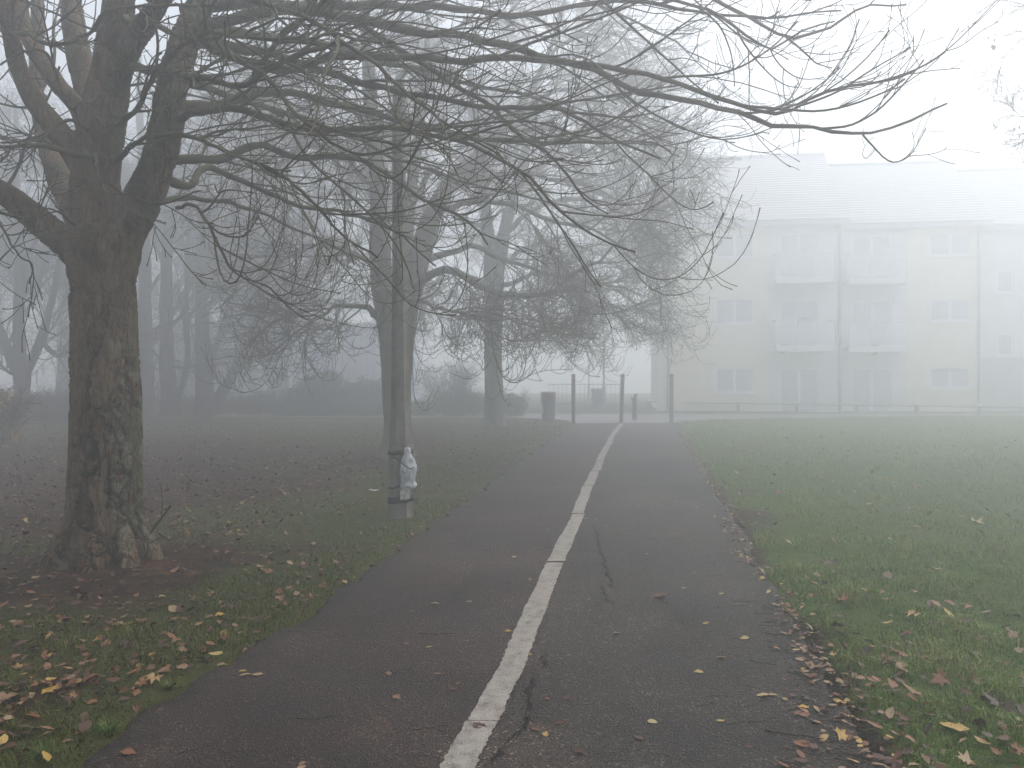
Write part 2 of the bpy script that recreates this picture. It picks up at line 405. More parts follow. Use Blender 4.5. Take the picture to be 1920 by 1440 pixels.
# white dividing line: separate lengths with ragged edges and small gaps
mline, t, b = mat('line_paint', 0.7, spec=0.3)
v = coords(t)
c = ramp(t, noise(t, v, 14, 6, 0.7), [(0.30, (0.10, 0.088, 0.075)), (0.46, (0.22, 0.198, 0.17)), (0.68, (0.31, 0.285, 0.25))])
c = mix(t, ramp(t, noise(t, coords(t, (1, 0.4, 1)), 2.5, 4), [(0.5, (0, 0, 0)), (0.72, (0.6, 0.6, 0.6))]), c, (0.30, 0.24, 0.22))
vo = N(t, 'TexVoronoi', Scale=110.0); t.links.new(v, vo.inputs['Vector'])
c = mix(t, 1.0, c, ramp(t, vo.outputs['Color'], [(0.0, (0.35, 0.35, 0.35)), (0.16, (1, 1, 1))]), 'MULTIPLY')
t.links.new(c, b.inputs['Base Color']); bump(t, b, vo.outputs['Distance'], 0.6, 0.005)
cuts = [-6.0] + [G(0, y)[1] for y in (1358, 1058, 966, 913, 885, 866, 848, 837, 828, 817, 806, 795.5)]
lb = MB()
for k in range(len(cuts) - 1):
    gap = 0.004 if k == 0 else 0.03 + 0.0035 * max(0, cuts[k] - 8); gap0 = 0.003 if k == 1 else gap
    y0, y1 = cuts[k] + gap0, cuts[k + 1] - gap * 0.6
    n = max(8, int((y1 - y0) / (0.012 if y0 < 9 else 0.04)))
    yy = np.linspace(y0, y1, n); off = rng.uniform(-0.012, 0.012)
    q0 = np.stack([yy * 30, yy * 0, yy * 0], -1)
    wl = 0.071 + 0.006 * vnoise(q0, 41) + 0.005 * vnoise(q0 * 3, 43) + 0.008 * vnoise(q0 * 0.1, 45)
    wr = 0.071 + 0.006 * vnoise(q0, 42) + 0.005 * vnoise(q0 * 3, 44) + 0.008 * vnoise(q0 * 0.1, 46)
    c0 = lx(yy) + off
    L_, R_ = c0 - wl, c0 + wr
    Vv = np.stack([np.stack([L_, yy, path_z(L_, yy) + 0.006], -1), np.stack([c0, yy, path_z(c0, yy) + 0.007], -1), np.stack([R_, yy, path_z(R_, yy) + 0.006], -1)], 1).reshape(-1, 3)
    i = np.arange(n - 1) * 3
    lb.add(Vv, [np.concatenate([np.stack([i, i + 1, i + 4, i + 3], -1), np.stack([i + 1, i + 2, i + 5, i + 4], -1)])])
tag(lb.build('path_line', mline), kind='structure')

# cracks in the path
mcr = simple('crack_dirt_shade', (0.002, 0.002, 0.0015), (0.006, 0.005, 0.004), 30, 1.0)  # flat strips: dirt fill and the groove's shade both put into the colour
def crack(pts, wd, seed):
    g = [G(x, y)[:2] for x, y in pts]; g = np.array(g)
    s = np.concatenate([[0], np.cumsum(np.linalg.norm(np.diff(g, axis=0), axis=1))])
    n = int(s[-1] / 0.012); u = np.linspace(0, s[-1], n)
    x = np.interp(u, s, g[:, 0]); y = np.interp(u, s, g[:, 1])
    q0 = np.stack([u * 22, u * 0, u * 0], -1)
    x = x + 0.018 * vnoise(q0, seed) + 0.012 * vnoise(q0 * 2.7, seed + 1)
    wv = wd * np.clip(0.70 + 0.7 * vnoise(q0 * 0.8, seed + 2) + 0.5 * vnoise(q0 * 3, seed + 3), 0.22, 2) * np.minimum(1, np.minimum(u, s[-1] - u) / 0.15 + 0.1)
    a = np.stack([x - wv, y, path_z(x, y) + 0.003], -1); c_ = np.stack([x + wv, y + 0.004 * vnoise(q0 * 4, seed + 4), path_z(x, y) + 0.003], -1)
    Vv = np.stack([a, c_], 1).reshape(-1, 3); i = np.arange(n - 1) * 2
    return Vv, np.stack([i, i + 1, i + 3, i + 2], -1)
cb = MB()
for k, (pts, wd) in enumerate([
    ([(1112, 985), (1118, 1008), (1124, 1030), (1133, 1055), (1138, 1078), (1148, 1098), (1144, 1108)], 0.014),
    ([(1128, 1100), (1136, 1122), (1146, 1140)], 0.009), ([(1016, 1222), (1020, 1245), (1017, 1262)], 0.012),
    ([(1003, 1258), (1001, 1292), (988, 1312), (992, 1332), (980, 1366), (968, 1388), (944, 1406), (928, 1428), (922, 1450)], 0.013),
    ([(905, 1404), (922, 1420), (928, 1430)], 0.007), ([(1198, 1176), (1178, 1150), (1190, 1120)], 0.002)]):
    Vv, Fq = crack(pts, wd, 100 + 7 * k); cb.add(Vv, [Fq])
tag(cb.build('path_crack', mcr), kind='structure')

# crossing path and apron beyond the posts
mcp = simple('crossing_asphalt', (0.14, 0.13, 0.13), (0.20, 0.19, 0.185), 3, 0.6, 0.4, 0.004)
xs = np.linspace(-11.5, 43, 121)
nr = np.where(xs < 3.7, far_l(xs), far_r(xs)); nr = np.where((xs > 2.0) & (xs < 5.3), Y_END + 0.35, nr) - 0.06
fr = np.interp(xs, [-60, -16, 2, 8, 60], [34, 32.2, 32.4, 32.0, 32.6])
V_ = np.concatenate([np.stack([xs, nr, xs * 0 + 0.004], -1), np.stack([xs, fr, xs * 0 + 0.012], -1)])
i = np.arange(120)
tag(obj('crossing_path', mesh('crossing_path', V_, [np.stack([i, i + 1, i + 122, i + 121], -1)], mcp)), kind='structure')

# ------------------------------------------------------------------ tree growing
def resample(pts, n):
    pts = np.asarray(pts, float)
    s = np.concatenate([[0], np.cumsum(np.linalg.norm(np.diff(pts[:, :3], axis=0), axis=1))])
    u = np.linspace(0, s[-1], n); out = np.empty((n, pts.shape[1]))
    # Catmull-Rom through the points
    k = np.clip(np.searchsorted(s, u, 'right') - 1, 0, len(s) - 2)
    f = ((u - s[k]) / (s[k + 1] - s[k] + 1e-9))[:, None]
    p0 = pts[np.maximum(k - 1, 0)]; p1 = pts[k]; p2 = pts[k + 1]; p3 = pts[np.minimum(k + 2, len(pts) - 1)]
    out = 0.5 * (2 * p1 + (p2 - p0) * f + (2 * p0 - 5 * p1 + 4 * p2 - p3) * f ** 2 + (3 * p1 - p0 - 3 * p2 + p3) * f ** 3)
    return out
def grow(Pp, Rp, nch, n, ln, ang, r0, t0=0.15, t1=0.98, grav=(0, 0), wander=0.25, flat=0.6, taper=0.45, seed=0, rmin=0.003, lfall=0.45, pull=None, low=None, upx=0):
    """children of every parent: Pp (M,N,3), Rp (M,N). grav = vertical bend per step at the base and at the tip."""
    g = np.random.default_rng(seed); M, Np, _ = Pp.shape
    T = np.gradient(Pp, axis=1); T /= np.linalg.norm(T, axis=-1, keepdims=True) + 1e-9
    K = M * nch
    t = (np.arange(nch)[None] + g.uniform(0.1, 0.9, (M, nch))) / nch; t = (t0 + (t1 - t0) * t).ravel()
    m = np.repeat(np.arange(M), nch); f = t * (Np - 1); i = np.minimum(f.astype(int), Np - 2); f = (f - i)[:, None]
    st = Pp[m, i] * (1 - f) + Pp[m, i + 1] * f; rr = Rp[m, i] * (1 - f[:, 0]) + Rp[m, i + 1] * f[:, 0]
    tan = T[m, i]
    side = g.normal(size=(K, 3)); side[:, 2] *= 1 - flat
    side -= (side * tan).sum(-1, keepdims=True) * tan; side /= np.linalg.norm(side, axis=-1, keepdims=True) + 1e-9
    a = np.radians(g.normal(ang, ang * 0.28, K))[:, None]
    d = tan * np.cos(a) + side * np.sin(a)
    L = g.uniform(*ln, K) * (1 - lfall * t); lows = (0 if low is None else low) + g.normal(.35, .45, K); step = (L / (n - 1))[:, None]
    out = np.empty((K, n, 3)); out[:, 0] = st; p = st; wd = g.normal(size=(K, 3)) * wander
    for k in range(1, n):
        u = k / (n - 1)
        wd = 0.6 * wd + g.normal(size=(K, 3)) * wander * 0.6
        d = d + wd * 0.5; d[:, 2] += grav[0] * (1 - u) + grav[1] * u
        if pull is not None: d = d + np.asarray(pull) / n
        if upx: d[:, 2] += upx * np.clip(p[:, 0] - .3, 0, 1.5)
        if low is not None: d[:, 2] += 0.30 * np.clip((lows - p[:, 2]) / .4, 0, 1.3)
        d /= np.linalg.norm(d, axis=-1, keepdims=True)
        p = p + d * step; out[:, k] = p
    rs = np.minimum(rr * 0.75, r0 * g.uniform(0.75, 1.25, K)); rs = np.maximum(rs, rmin)
    u = np.linspace(0, 1, n)[None]
    rad = rs[:, None] * (1 - (1 - taper) * u); rad = np.maximum(rad, rmin)
    return out, rad
def crown_mesh(name, sets, m, buds=0):
    V, Fs, n0 = [], [], 0
    for Pt, Rd, n in sets:
        if buds and n == 3 or (buds and Rd.max() < 0.02):
            Rd = Rd.copy(); Rd[:, -1] *= buds
        v, f = tubes(Pt, Rd, n); V.append(v); Fs.append(f + n0); n0 += len(v)
    return mesh(name, np.concatenate(V), [np.concatenate(Fs)], m)
def limb_px(pts, r0, r1, n=24, power=0.8):
    """pts: (px, py, depth); -> one (1,n,3) branch and its radii"""
    w_ = np.array([P(*p) for p in pts]); c_ = resample(w_, n)
    u = np.linspace(0, 1, n) ** power
    return c_[None], (r0 + (r1 - r0) * u)[None]
def stack(L): return np.concatenate([l[0] for l in L]), np.concatenate([l[1] for l in L])
def remesh_obj(name, limbs, voxel, m, parent, smooth_it=6):
    V, Fs, n0, caps = [], [], 0, []
    tmp = MB()
    for Pt, Rd in limbs: tmp.tube(Pt[0], Rd[0], 20)
    me0 = mesh('tmp', np.concatenate(tmp.V), [np.concatenate(v) for v in tmp.F.values()])
    o = bpy.data.objects.new('tmp', me0); C.objects.link(o)
    md = o.modifiers.new('r', 'REMESH'); md.mode = 'VOXEL'; md.voxel_size = voxel; md.use_smooth_shade = True
    ms = o.modifiers.new('s', 'SMOOTH'); ms.factor = 0.5; ms.iterations = smooth_it
    dg = bpy.context.evaluated_depsgraph_get(); ev = o.evaluated_get(dg)
    me = bpy.data.meshes.new_from_object(ev, depsgraph=dg); me.name = name
    bpy.data.objects.remove(o); me.materials.clear(); me.materials.append(m)
    return me
def get_co(me):
    a = np.empty(len(me.vertices) * 3, np.float32); me.vertices.foreach_get('co', a); return a.reshape(-1, 3).astype(float)
def get_no(me):
    a = np.empty(len(me.vertices) * 3, np.float32); me.vertex_normals.foreach_get('vector', a); return a.reshape(-1, 3).astype(float)
def local(me, base):                   # moves a mesh built in world space to its thing's own space
    co = get_co(me) - np.asarray(base); me.vertices.foreach_set('co', co.astype(np.float32).ravel()); me.update(); return me

def bark_displace(me, cx, cyy, scale=1.0, amp=0.02, flare=None, rough_lo=2.2):
    co = get_co(me); no = get_no(me)
    ang = np.arctan2(co[:, 1] - cyy, co[:, 0] - cx)
    q0 = co * np.array([1, 1, 0.17]) * 6.0 * scale
    q0 = q0 + 0.45 * np.stack([fbm(co * 5 * scale, 51), fbm(co * 5 * scale, 55), fbm(co * 4 * scale, 59)], -1)
    e, cid = worley(q0, 61)
    q1 = co * np.array([1, 1, 0.20]) * 12 * scale + 0.5 * np.stack([fbm(co * 9, 81), fbm(co * 9, 85), fbm(co * 8, 88)], -1)
    e1, cid1 = worley(q1, 91)
    gate = sstep(-0.15, 0.35, fbm(co * 1.7, 95) + 0.9 * sstep(rough_lo, 0.3, co[:, 2]) - 0.15)      # rough low down, smoother plates above
    crack = sstep(0.01, 0.17, e); crack1 = 1 - gate * (1 - sstep(0.0, 0.16, e1))
    wide = sstep(-0.2, 0.3, fbm(co * 0.9, 97) + 0.3)
    crack = 1 - (1 - crack) * wide
    d = amp * (crack - 1) * 1.1 + amp * 0.28 * (cid - 0.5) + amp * 0.45 * gate * (crack1 - 1 + 0.3 * (cid1 - 0.5)) + amp * 0.4 * fbm(co * np.array([3, 3, 1]), 99)
    co = co + no * d[:, None]
    me.vertices.foreach_set('co', co.astype(np.float32).ravel()); me.update()
    fattr(me, 'crack', np.clip(np.minimum(crack, crack1), 0, 1)); fattr(me, 'plate', cid * 0.6 + cid1 * 0.4)
    fattr(me, 'side', sstep(0.35, 0.75, np.cos(ang - 0.0)) * sstep(2.6, 1.4, co[:, 2]))
    fattr(me, 'moss', np.clip(sstep(0.72, 0.95, np.cos(ang - 0.1)) + sstep(2.4, 3.4, co[:, 2]) * sstep(-0.1, 0.6, no[:, 2]) + 0.35 * sstep(2.6, 4.0, co[:, 2]), 0, 1))
    return me

# ================================================================== TREE NEAR THE CAMERA
T1 = P(200, 1066, 6.55); T1[2] = 0
D = 6.55
t1 = empty('bare_tree', T1, 'large bare tree with thick cracked brown trunk on soil, nearest to the camera', 'tree')
def tl(px, py, r, d=D): p = P(px, py, d); return (*p, r)
def lim4(pts, n=30): return (lambda a: (a[None, :, :3], a[None, :, 3]))(resample(np.array(pts), n))
px2m = D / F
trunk1 = lim4([tl(190, 1110, .47), tl(192, 1075, .42), tl(196, 1035, .375), tl(197, 985, .345), tl(198, 920, .325), tl(199, 820, .312), tl(198, 700, .300), tl(196, 600, .283), tl(193, 520, .296), tl(196, 470, .33), tl(196, 430, .28)], 40)
central = lim4([tl(194, 520, .20), tl(182, 440, .185), tl(178, 360, .19), tl(185, 280, .185), tl(198, 200, .175), tl(208, 140, .15), tl(215, 70, .13, 6.5), tl(222, 0, .115, 6.4), tl(232, -130, .10, 6.3), tl(225, -330, .07, 6.4)])
rlimb = lim4([tl(208, 540, .16), tl(232, 450, .155), tl(262, 385, .155), tl(292, 320, .14), tl(312, 240, .132), tl(322, 160, .128), tl(345, 80, .125, 6.7), tl(378, 0, .115, 6.8), tl(420, -130, .095, 7.0), tl(450, -300, .07, 7.2)])
llimb = lim4([tl(196, 530, .14), tl(156, 486, .125), tl(105, 440, .115), tl(55, 400, .105), tl(0, 358, .098), tl(-80, 320, .085, 6.3), tl(-200, 250, .06, 6.0)])
lup1 = lim4([tl(175, 350, .11), tl(140, 290, .10), tl(105, 240, .095), tl(65, 190, .085), tl(35, 130, .08), tl(20, 60, .075, 6.4), tl(8, 0, .07, 6.3), tl(-10, -120, .05, 6.2)])
lup2 = lim4([tl(180, 300, .09), tl(150, 210, .08, 6.7), tl(110, 160, .075, 6.8), tl(75, 110, .07, 6.9), tl(48, 60, .065, 7.0), tl(38, 0, .06, 7.1), tl(20, -100, .045, 7.2)])
back1 = lim4([tl(200, 380, .14, 6.8), tl(172, 200, .115, 7.2), tl(152, 120, .11, 7.4), tl(140, 60, .105, 7.5), tl(135, 0, .10, 7.6), tl(125, -120, .08, 7.8), tl(100, -300, .05, 8.0)])
back2 = lim4([tl(180, 460, .13, 6.9), tl(130, 380, .11, 7.5), tl(98, 300, .10, 7.9), tl(82, 240, .09, 8.1), tl(72, 170, .085, 8.3), tl(70, 60, .07, 8.5), tl(75, -60, .05, 8.7)])
rb1 = lim4([tl(205, 180, .10), tl(235, 110, .10, 6.3), tl(268, 50, .09, 6.1), tl(300, 0, .08, 5.9), tl(360, -90, .06, 5.6)])
trunk1 = (trunk1[0], trunk1[1] * .88)
thick = [trunk1, central, rlimb, llimb, lup1, lup2, back1, back2, rb1]
# roots
for a, ln_, r_ in ((200, .62, .11), (235, .5, .10), (280, .45, .10), (320, .42, .09), (0, .40, .09), (150, .5, .1), (60, .5, .1)):
    a = R(a); c0 = np.array([T1[0], T1[1], 0]); dv = np.array([math.cos(a), math.sin(a), 0])
    thick.append(lim4([(*(c0 + dv * 0.16 + [0, 0, .55]), r_ * .8), (*(c0 + dv * 0.27 + [0, 0, .25]), r_ * 1.1), (*(c0 + dv * 0.40 + [0, 0, .06]), r_ * .95), (*(c0 + dv * ln_ + [0, 0, -.05]), r_ * .6)], 14))
me = remesh_obj('trunk', thick, 0.0115, M_bark, t1, 5)
bark_displace(me, T1[0], T1[1], 0.85, 0.030)
obj('trunk', local(me, T1), t1)
# main branches, drawn where the photograph shows them: (px, py, depth) lists
main1 = [
 ([(350, 60, 6.7), (460, 30, 6.5), (580, 22, 6.4), (690, 40, 6.3), (810, 58, 6.2), (900, 72, 6.2), (990, 95, 6.1), (1090, 122, 6.1), (1180, 165, 6.0), (1290, 184, 6.0), (1380, 208, 5.9), (1460, 236, 5.9), (1550, 245, 5.8), (1630, 242, 5.8), (1700, 222, 5.8), (1778, 194, 5.8)], .055, .007),
 ([(400, 90, 6.7), (520, 128, 6.4), (640, 106, 6.2), (740, 112, 6.1), (850, 112, 6.0), (960, 104, 5.9), (1060, 118, 5.9), (1200, 142, 5.8), (1300, 168, 5.7), (1390, 188, 5.6), (1470, 206, 5.6), (1530, 186, 5.6), (1610, 160, 5.5), (1700, 132, 5.5), (1770, 97, 5.5)], .045, .006),
 ([(340, 20, 6.9), (480, 10, 6.9), (640, 8, 6.8), (760, 12, 6.8), (860, 18, 6.7), (960, 34, 6.7), (1060, 20, 6.7), (1140, -2, 6.6), (1240, 6, 6.5), (1330, 28, 6.5), (1420, 36, 6.5), (1500, 28, 6.4), (1570, 20, 6.4)], .050, .006),
 ([(215, 130, 6.4), (290, 128, 6.0), (380, 150, 5.7), (470, 156, 5.4), (520, 125, 5.2), (580, 95, 5.1), (625, 82, 5.0)], .042, .012),
 ([(470, 156, 5.4), (530, 60, 5.3), (570, 30, 5.2), (620, -10, 5.1), (700, -60, 5.0)], .02, .010),
 ([(330, 200, 6.7), (400, 198, 6.9), (470, 175, 7.1), (560, 180, 7.2), (660, 200, 7.2), (780, 232, 7.1), (880, 255, 7.1), (1000, 262, 7.0), (1100, 268, 7.0), (1190, 262, 7.0), (1250, 290, 6.9)], .048, .007),
 ([(325, 225, 6.6), (380, 210, 6.3), (450, 205, 6.0), (540, 228, 5.8), (640, 240, 5.7), (740, 245, 5.6), (840, 262, 5.5), (930, 296, 5.4), (1000, 330, 5.3), (1040, 385, 5.3), (1110, 440, 5.3), (1190, 471, 5.2)], .038, .006),
 ([(318, 300, 6.7), (380, 298, 6.9), (430, 296, 7.0), (490, 276, 7.1), (560, 300, 7.1), (650, 298, 7.0), (720, 320, 6.9), (790, 372, 6.8), (850, 398, 6.7), (920, 460, 6.6)], .045, .007),
 ([(300, 330, 6.7), (360, 350, 6.9), (395, 310, 7.3), (470, 345, 7.5), (560, 385, 7.5), (650, 400, 7.4), (740, 440, 7.3), (820, 500, 7.2)], .040, .007),
 ([(330, 390, 6.7), (370, 395, 6.6), (410, 460, 6.5), (440, 510, 6.5), (490, 530, 6.5), (540, 570, 6.5), (580, 600, 6.5)], .016, .005),
 ([(212, 240, 6.4), (260, 205, 6.0), (300, 130, 5.6), (330, 90, 5.4), (400, 60, 5.2), (470, 70, 5.0), (560, 78, 4.8), (640, 72, 4.7)], .028, .008),
 ([(215, 300, 6.4), (250, 280, 6.1), (300, 255, 5.8), (370, 262, 5.5), (430, 290, 5.2), (520, 330, 5.0), (600, 400, 4.9), (640, 440, 4.9), (700, 480, 4.8)], .024, .006),
 ([(345, 80, 6.7), (470, 90, 6.5), (600, 130, 6.3), (720, 170, 6.2), (840, 190, 6.0), (930, 200, 6.0), (1040, 210, 5.9), (1130, 250, 5.9), (1230, 300, 5.8)], .045, .007),
 ([(380, -20, 6.8), (520, -20, 6.6), (660, 40, 6.4), (760, 100, 6.3), (850, 160, 6.2), (920, 200, 6.2), (980, 250, 6.1), (1040, 300, 6.1), (1100, 380, 6.0), (1140, 400, 6.0)], .042, .006),
 ([(420, -130, 7.0), (560, -100, 6.9), (720, -70, 6.8), (880, -50, 6.7), (1020, -40, 6.6), (1160, -20, 6.5), (1300, 10, 6.4), (1380, 60, 6.4), (1440, 92, 6.4), (1500, 60, 6.3), (1560, 40, 6.3)], .045, .006),
 ([(430, -180, 7.1), (600, -190, 7.2), (800, -160, 7.2), (1000, -120, 7.1), (1180, -70, 7.0), (1320, -10, 7.0), (1400, 30, 6.9), (1480, 70, 6.9), (1560, 45, 6.8), (1620, 10, 6.8), (1700, 2, 6.8)], .050, .007),
 ([(450, -300, 7.2), (640, -330, 7.3), (860, -320, 7.4), (1060, -260, 7.4), (1240, -190, 7.3), (1400, -120, 7.2), (1560, -80, 7.2)], .050, .007),
 ([(225, -80, 6.2), (330, -60, 5.8), (450, -10, 5.4), (560, 30, 5.1), (680, 110, 4.9), (780, 190, 4.7), (860, 240, 4.6), (940, 300, 4.6)], .034, .006),
 ([(225, 30, 6.4), (320, 60, 5.9), (420, 90, 5.5), (500, 150, 5.2), (560, 220, 5.0), (640, 280, 4.9), (680, 290, 4.9), (730, 280, 4.8), (790, 262, 4.8)], .028, .007),
 ([(250, 420, 6.7), (330, 370, 7.2), (420, 380, 7.8), (520, 410, 8.2), (610, 450, 8.4), (700, 500, 8.5), (760, 560, 8.5)], .035, .006),
 ([(180, 300, 6.4), (120, 285, 6.1), (60, 272, 5.9), (0, 275, 5.7), (-60, 280, 5.6)], .026, .012),
 ([(180, 290, 6.3), (190, 345, 5.9), (230, 370, 5.7), (290, 385, 5.5), (380, 352, 5.4)], .012, .005),
 ([(170, 250, 6.4), (120, 230, 6.2), (60, 260, 6.0), (0, 265, 5.8)], .014, .007),
 ([(195, 180, 6.4), (150, 190, 6.0), (125, 200, 5.9), (90, 110, 5.8), (40, 110, 5.7), (-10, 130, 5.6)], .018, .008),
 ([(150, 430, 6.4), (110, 400, 6.2), (60, 410, 6.0), (55, 412, 5.9), (150, 385, 5.8)], .01, .004),
 ([(15, 60, 6.4), (60, 65, 6.0), (110, 88, 5.8), (170, 60, 5.6), (210, 20, 5.5), (300, 5, 5.4), (420, 12, 5.2)], .02, .008),
 ([(-60, 320, 6.2), (20, 470, 6.0), (60, 500, 5.9), (52, 530, 5.9)], .015, .006),
 ([(360, 60, 6.7), (520, 70, 7.4), (700, 110, 8.0), (860, 150, 8.4), (1000, 180, 8.6), (1140, 230, 8.8), (1260, 270, 8.8)], .045, .006),
 ([(330, 150, 6.7), (470, 190, 7.6), (620, 240, 8.2), (760, 300, 8.6), (880, 340, 8.8), (1000, 370, 8.9), (1120, 400, 9.0)], .040, .006),
 ([(370, 0, 6.8), (520, -60, 7.6), (760, -80, 8.4), (980, -40, 8.8), (1150, 20, 9.0), (1280, 90, 9.0), (1380, 130, 9.0)], .045, .006),
]
L = [limb_px(p, a, b_, 44) for p, a, b_ in main1]
# split: each main branch is a limb of its own
for pts_, rad_ in L:
    nz = np.stack([fbm(pts_[0] * 2.3, 5), fbm(pts_[0] * 2.3, 15), fbm(pts_[0] * 2.3, 25)], -1) * 0.035
    nz[:3] = 0; nz += np.stack([fbm(pts_[0] * 8, 35), fbm(pts_[0] * 8, 45), fbm(pts_[0] * 8, 55)], -1) * .008; pts_[0] += nz; rad_ *= (1 + 0.18 * fbm(pts_[0] * 9, 7))[None]
    obj('limb', local(crown_mesh('limb', [(pts_, np.maximum(rad_, .005), 10)], M_limb), T1), t1)
PM, RM = stack(L)
right = PM[:, -1, 0] > -1.8
A2 = grow(PM[right], RM[right], 10, 16, (0.6, 2.2), 25, .0105, .12, .97, (-.018, .050), .16, .5, .45, 1, .0036, .45, (0.30, 0, 0.05), low=2.3, upx=.028)
A2b = grow(PM[~right], RM[~right], 4, 12, (0.4, 1.1), 42, .010, .2, .95, (-.01, .05), .25, .3, .5, 2, .004)
thin = stack([lup1, lup2, back1, back2, llimb, central, rlimb])
A2c = grow(thin[0], thin[1], 5, 14, (0.8, 2.2), 55, .014, .35, .97, (-.0, .05), .2, .3, .45, 3, .004)
def sub(S, n, ns, ln, ang, r0, grav, seed, rmin=.0033, wander=.22, **k): return grow(S[0], S[1], n, ns, ln, ang, r0, .12, .97, grav, wander, .35, .6, seed, rmin, .35, **k)
A3 = sub(A2, 4, 11, (0.3, 1.05), 30, .0048, (-.03, .09), 4, .0026, .24, low=2.2, upx=.03)
A3b = sub(A2b, 5, 7, (0.2, 0.6), 42, .006, (.0, .08), 5)
A3c = sub(A2c, 5, 8, (0.3, 0.9), 40, .006, (.0, .08), 6)
A4 = sub(A3, 2, 7, (0.12, 0.45), 34, .0032, (.0, .10), 7, .0024, .26)
A4b = sub(A3b, 1, 5, (0.10, 0.3), 40, .0038, (.0, .1), 8)
obj('crown', local(crown_mesh('crown', [(*A2, 6), (*A2b, 6), (*A2c, 6), (*A3, 4), (*A3b, 4), (*A3c, 4), (*A4, 3), (*A4b, 3)], M_twig, 1.5), T1), t1)
# young shoots at its foot
SH = [limb_px(p, a, b_, 10) for p, a, b_ in [([(282, 1000, 6.5), (298, 978, 6.4), (320, 948, 6.3)], .012, .007), ([(303, 970, 6.4), (305, 940, 6.35), (300, 905, 6.3)], .004, .002), ([(282, 1018, 6.4), (300, 1008, 6.3), (308, 1006, 6.3)], .006, .004), ([(300, 1000, 6.2), (318, 1012, 6.15), (322, 1014, 6.15)], .01, .006)]]
S0 = stack(SH); obj('basal_shoot', local(crown_mesh('basal_shoot', [(*S0, 6)], M_limb), T1), t1)

# ================================================================== TREES FARTHER OFF
def far_tree(base_px, base_py, trunk, limbs, label, seed, voxel, kids, mb=M_far, name='bare_tree', low=None, group=None, amp=.02, d=None, buds=0):
    B = G(base_px, base_py)
    if d: B = P(base_px, base_py, d)
    B[2] = 0
    tr = empty(name, B, label, 'tree', group)
    D_ = B[1]
    tk = [lim4([(*P(x, y, D_ + dd), wpx / 2 / F * D_) for x, y, wpx, dd in s_], 26) for s_ in trunk]
    me = remesh_obj('trunk', tk, voxel, mb, tr, 4)
    co = get_co(me); no = get_no(me)
    dd = amp * fbm(co * np.array([4, 4, 1.2]), seed) + amp * .5 * fbm(co * np.array([11, 11, 3]), seed + 5)
    me.vertices.foreach_set('co', (co + no * dd[:, None]).astype(np.float32).ravel()); me.update()
    obj('trunk', local(me, B), tr)
    Ls = [limb_px([(x, y, D_ + q_) for x, y, q_ in p], a, b_, 20) for p, a, b_ in limbs]
    LP, LR = stack(Ls); LT = stack([(a[:, ::1][:, -20:], b[:, -20:]) for a, b in [(resample(k[0][0], 20)[None], np.interp(np.linspace(0, 1, 20), np.linspace(0, 1, k[1].shape[1]), k[1][0])[None]) for k in tk[1:]]]) if len(tk) > 1 else None
    for a in range(len(LP)):
        q0 = LP[a] * 1.4; LP[a, 2:] += (np.stack([fbm(q0, seed + 1), fbm(q0, seed + 2), fbm(q0, seed + 3)], -1) * .12)[2:]
    cur = (np.concatenate([LP, LT[0]]), np.concatenate([LR, LT[1]])) if LT is not None else (LP, LR)
    sets = [(LP, LR, 8)]
    for lv, (n, ns, ln, ang, r0, grav, wn, nt_) in enumerate(kids):
        cur = grow(cur[0], cur[1], n, ns, ln, ang, r0, .14 if lv else .22, .98, grav, wn, .3, .5, seed + 10 + lv, .0030 + .00009 * D_, .35, low=low)
        sets.append((*cur, nt_))
    k = len(sets)
    obj('crown', local(crown_mesh('crown', sets[:2], mb), B), tr)
    obj('twigs', local(crown_mesh('twigs', sets[2:], M_fine if mb is M_far else M_rowfine), B), tr)
    return tr
